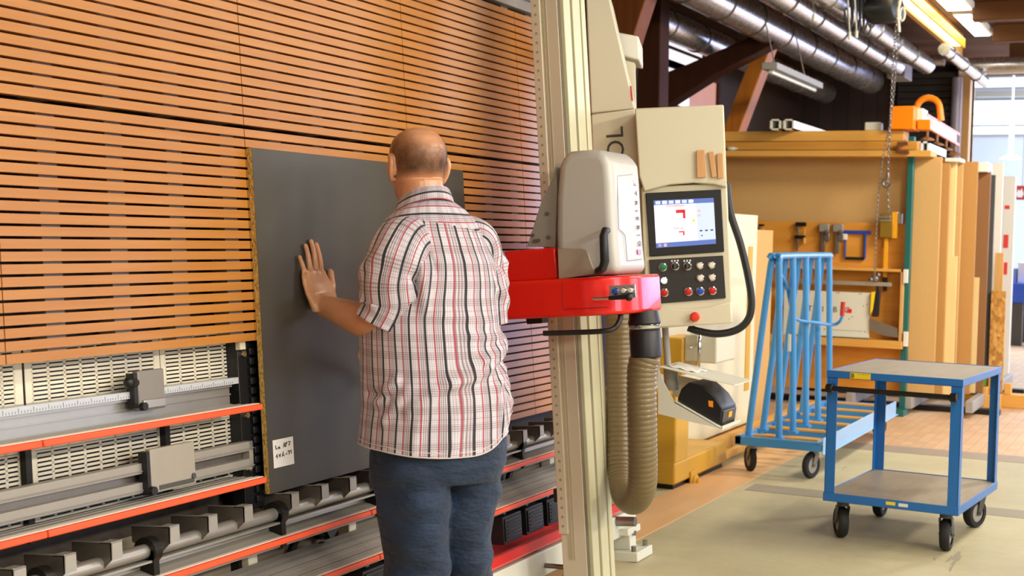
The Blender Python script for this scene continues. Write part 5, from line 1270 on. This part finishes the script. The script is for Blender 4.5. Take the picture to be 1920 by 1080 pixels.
for i in range(1, NZ): sl.append(sl[-1]+(rows_[i][150]-rows_[i-1][150]).length)
for i in range(NZ-1):
    for k in range(NA):
        fs.append((i*n+k, i*n+(k+1) % n, (i+1)*n+(k+1) % n, (i+1)*n+k))
        t = 2*math.pi*k/NA; zc = hem(t)+(1.526-hem(t))*(i+.5)/(NZ-1)
        if zc > yo+.012*math.sin(t*2): us.append(tuple((sl[ii]*1.0+.019, (kk/NA)*1.24) for ii, kk in ((i, k), (i, k+1), (i+1, k+1), (i+1, k))))
        else: us.append((uv_t(i, k), uv_t(i, k+1), uv_t(i+1, k+1), uv_t(i+1, k)))
m.add(vs, fs, us)
shirt = part('shirt', m, M_plaid, MAN, smooth=80, label='white, navy and red plaid shirt')
so = shirt.modifiers.new('cloth', 'SOLIDIFY'); so.thickness = .002; so.offset = 1
# hem band and yoke seam
m = MB()
for dz in (.0, .014):
    m.tube([rows_[0][k]+(rows_[1][k]-rows_[0][k]).normalized()*dz+(rows_[0][k]-Lc(0, 0, rows_[0][k].z)).normalized()*.0012 for k in range(0, NA, 2)], .0014 if dz else .0022, 6, closed=True)
part('hem_seam', m, plain('hem_thread', '#cfc4c6', .8), shirt)
# sleeves
def sleeve(pts, rads, fl, up0, name='sleeve', uoff=0):
    ax = spline(pts, 12); N_ = len(ax); rows2 = []; upv = Vector(up0)
    for i, p in enumerate(ax):
        t_ = (ax[min(i+1, N_-1)]-ax[max(i-1, 0)]).normalized(); a = (upv-t_*upv.dot(t_)).normalized(); b = t_.cross(a); upv = a
        f = i/(N_-1); ra, rb = lerp_tab(rads, f); row = []
        for k in range(72):
            an = 2*math.pi*k/72; d = fold_disp(an, f*.3, fl, .08)+.004*noise.noise(Vector((math.cos(an)*2, math.sin(an)*2, f*4+uoff)))
            row.append(p+a*math.cos(an)*(ra+d)+b*math.sin(an)*(rb+d))
        rows2.append(row)
    mm = MB(); mm.rows(rows2, True, False, uv=lambda i, k: (k/72*.52+uoff, i/(N_-1)*.3))
    o = part(name, mm, M_plaid, shirt, smooth=80); s_ = o.modifiers.new('cloth', 'SOLIDIFY'); s_.thickness = .0022; s_.offset = 1
    return rows2
sh0 = SHL+mr*.09+mf*.05+mu*.014
SL_ = [sh0, SHL+mr*.02+mu*.004, SHL.lerp(ELL, .40), SHL.lerp(ELL, .72)+mr*.012, ELL+(WRL-ELL)*.04]
flL = [(R(a0), z0, R(a1), z1, amp, w) for a0, z0, a1, z1, amp, w in ((20, .12, 100, .16, .010, .014), (60, .09, 120, .2, .008, .015), (200, .13, 120, .17, -.008, .014), (180, .2, 100, .25, .007, .014), (250, .1, 330, .15, .008, .014), (330, .18, 270, .24, .007, .014), (0, .22, 60, .26, .006, .012))]
sl_rows = sleeve(SL_, [(0, .070, .070), (.2, .082, .082), (.45, .087, .087), (.75, .087, .089), (1, .086, .092)], flL, mf, uoff=.02)
shr = SHR-mr*.085+mu*.02
sr_rows = sleeve([shr, SHR-mr*.02+mu*.006, SHR.lerp(ELR, .45), SHR.lerp(ELR, .85)], [(0, .066, .066), (.2, .072, .072), (.5, .073, .075), (1, .074, .076)], flL, mf, uoff=.3)
# collar
m = MB(); cr = []
cc_ = Lc(neck_a, neck_b, 1.537)
for dr, dz in ((-.010, -.02), (-.011, .006), (-.009, .019), (-.002, .021), (.006, .004), (.013, -.02)):
    row = []
    for k in range(64):
        t = 2*math.pi*k/64; c, s = math.cos(t), math.sin(t)
        row.append(cc_+mr*c*(.080+dr)+mf*(s*(.086+dr)-.004)+mu*(dz+.004-.46*s*.086-.008*max(0, s)))
    cr.append(row)
m.rows(cr, True, False, uv=lambda i, k: ((.0, .028, .041, .047, .068, .098)[min(i, 5)]+.008, k/64*.55))
col_ = part('collar', m, M_plaid, shirt, smooth=60); so = col_.modifiers.new('cloth', 'SOLIDIFY'); so.thickness = .002
# --- jeans
def denim():
    t = NT('denim'); v = t.mapping(); n = t.noise(v, 5, 4, .6); n2 = t.noise(t.mapping((1, 1, .4)), 320, 2)
    c = t.ramp(n, (.3, lin('#0b1729')), (.75, lin('#18304f')))
    c = t.mix(t.math('MULTIPLY', n2, .3), c, lin('#26456a'))
    t.bump(t.noise(t.mapping((1, 1, 2.6)), 10, 3), .9, .02)
    return t.fin(c, .75, Sheen_Weight=.1)
M_denim = denim()
m = MB()
PV = [(.97, .200, .145, .0), (.9, .205, .152, -.004), (.84, .206, .156, -.008), (.79, .202, .152, -.008), (.745, .192, .138, -.004)]
m.rows([[Lc(w*math.copysign(abs(math.cos(t))**.85, math.cos(t))+.012, d_*math.copysign(abs(math.sin(t))**.9, math.sin(t))+cb, z) for t in [2*math.pi*k/56 for k in range(56)]] for z, w, d_, cb in PV], True, True)
JL = {'l': [(-.088, -.012, .86, .108), (-.086, -.018, .76, .114), (-.075, -.022, .64, .104), (-.066, -.022, .52, .094), (-.064, -.03, .42, .088), (-.07, -.035, .25, .082), (-.075, -.035, .06, .085)],
      'r': [(.112, .01, .86, .108), (.112, .012, .76, .113), (.108, .02, .64, .102), (.110, .028, .52, .093), (.118, .03, .42, .088), (.122, .03, .25, .082), (.125, .03, .06, .085)]}
for kk, L in JL.items():
    L2 = spline([Vector((a, b, z)) for a, b, z, r_ in L], 14); rs_ = []
    for i, p in enumerate(L2):
        j = i/14; j0 = min(int(j), len(L)-2); r_ = L[j0][3]+(L[j0+1][3]-L[j0][3])*(j-j0)
        rs_.append(r_)
    rws = []
    ph = 0 if kk == 'l' else 1.7
    for p, r_ in zip(L2, rs_):
        row = []
        for k in range(64):
            t = 2*math.pi*k/64; z = p.z
            fo = .011*math.sin(z*60+2.4*math.sin(t+ph)+ph)*math.exp(-((z-.74)/.09)**2)*(.6+.4*math.sin(t*2+ph))
            fo += .005*math.sin(z*62+2.2*math.cos(t+ph))*math.exp(-((z-.45)/.1)**2)+.006*math.sin(z*70+1.8*math.sin(t))*math.exp(-((z-.12)/.08)**2)
            fo += .012*noise.noise(Vector((math.cos(t)*1.5+ph*3, math.sin(t)*1.5, z*9)))
            row.append(Lc(p.x+(r_*1.0+fo)*math.cos(t), p.y+(r_*1.1+fo)*math.sin(t), z))
        rws.append(row)
    m.rows(rws, True, True)
jeans = part('jeans', m, M_denim, MAN, label='dark blue denim jeans')
rm = jeans.modifiers.new('one_surface', 'REMESH'); rm.mode = 'VOXEL'; rm.voxel_size = .006; rm.use_smooth_shade = True
sm = jeans.modifiers.new('soft', 'SMOOTH'); sm.factor = .5; sm.iterations = 3
# --- shoes
for kk, (a, b) in (('l', (-.075, -.035)), ('r', (.125, .03))):
    m = MB(); rws = []
    for l, w, h in ((-.1, .02, .05), (-.095, .034, .075), (-.05, .04, .085), (.0, .042, .085), (.06, .046, .062), (.12, .048, .05), (.16, .04, .042), (.178, .018, .03)):
        rws.append([Lc(a+w*math.cos(t), b+l, .012+h*max(0, math.sin(t))**.8) for t in [2*math.pi*k/24 for k in range(24)]])
    m.rows(rws, True, True); sh_ = part('shoe', m, plain('shoe_leather', '#2a2522', .5), MAN)
    part('sole', MB().prism([(a-.035, b-.102), (a+.035, b-.102), (a+.048, b+.06), (a+.046, b+.13), (a+.02, b+.182), (a-.02, b+.182), (a-.046, b+.13), (a-.048, b+.06)], lambda p, t: Lc(p[0], p[1], t), 0, .02), M_rubber, sh_, bevel=.004)
# ------------------------------------------------------------------ light
def area(name, loc, tgt, sx, sy, power, col):
    l = bpy.data.lights.new(name, 'AREA'); l.shape = 'RECTANGLE'; l.size = sx; l.size_y = sy; l.energy = power; l.color = col
    o = bpy.data.objects.new(name, l); COL.objects.link(o); o.location = loc
    o.rotation_euler = (Vector(tgt)-Vector(loc)).to_track_quat('-Z', 'Y').to_euler(); return o
warm = (1, .90, .74)
for x in (.3, 3.2, 6.0): area('hall_lamp', (x, -4.6, 3.75), (x, -2.6, 0), 1.6, .5, 210, warm)
for x in (1.2, 4.4, 7.6, 10.4): area('hall_lamp', (x, -.4, 3.7), (x, -.3, 0), 1.6, .4, 62, warm)
area('hall_lamp', (-2.6, -1.5, 3.5), (2, 1.5, 1), 1.5, .6, 75, warm)
area('side_window', (2.5, -6.8, 2.2), (2.5, 0, 1.6), 2.4, 1.6, 120, (.70, .80, 1))
area('hall_lamp', (10.6, -.6, 3.7), (12.6, 1.6, 1), 1.2, .5, 170, warm)  # extra lamp added to brighten the board rack
area('roof_daylight', (14.5, -1.5, 3.75), (14.0, 1.5, 2), 3, 3, 260, (.85, .91, 1))
area('window_daylight', (11.5, -6.6, 2.3), (11.5, 0, 2.2), 6, 1.8, 200, (.72, .80, 1))
area('far_daylight', (26, -2, 5.4), (26, -2, 0), 9, 9, 2800, (.80, .89, 1))
w = bpy.data.worlds.new('world'); SC.world = w; w.use_nodes = True
bg = w.node_tree.nodes['Background']; bg.inputs[0].default_value = (1, .93, .82, 1); bg.inputs[1].default_value = .18
SC.view_settings.view_transform = 'Standard'; SC.view_settings.look = 'None'; SC.view_settings.gamma = 1; SC.view_settings.exposure = -.12
SC.view_settings.use_curve_mapping = False
SC.cycles.max_bounces = 6; SC.cycles.use_denoising = True
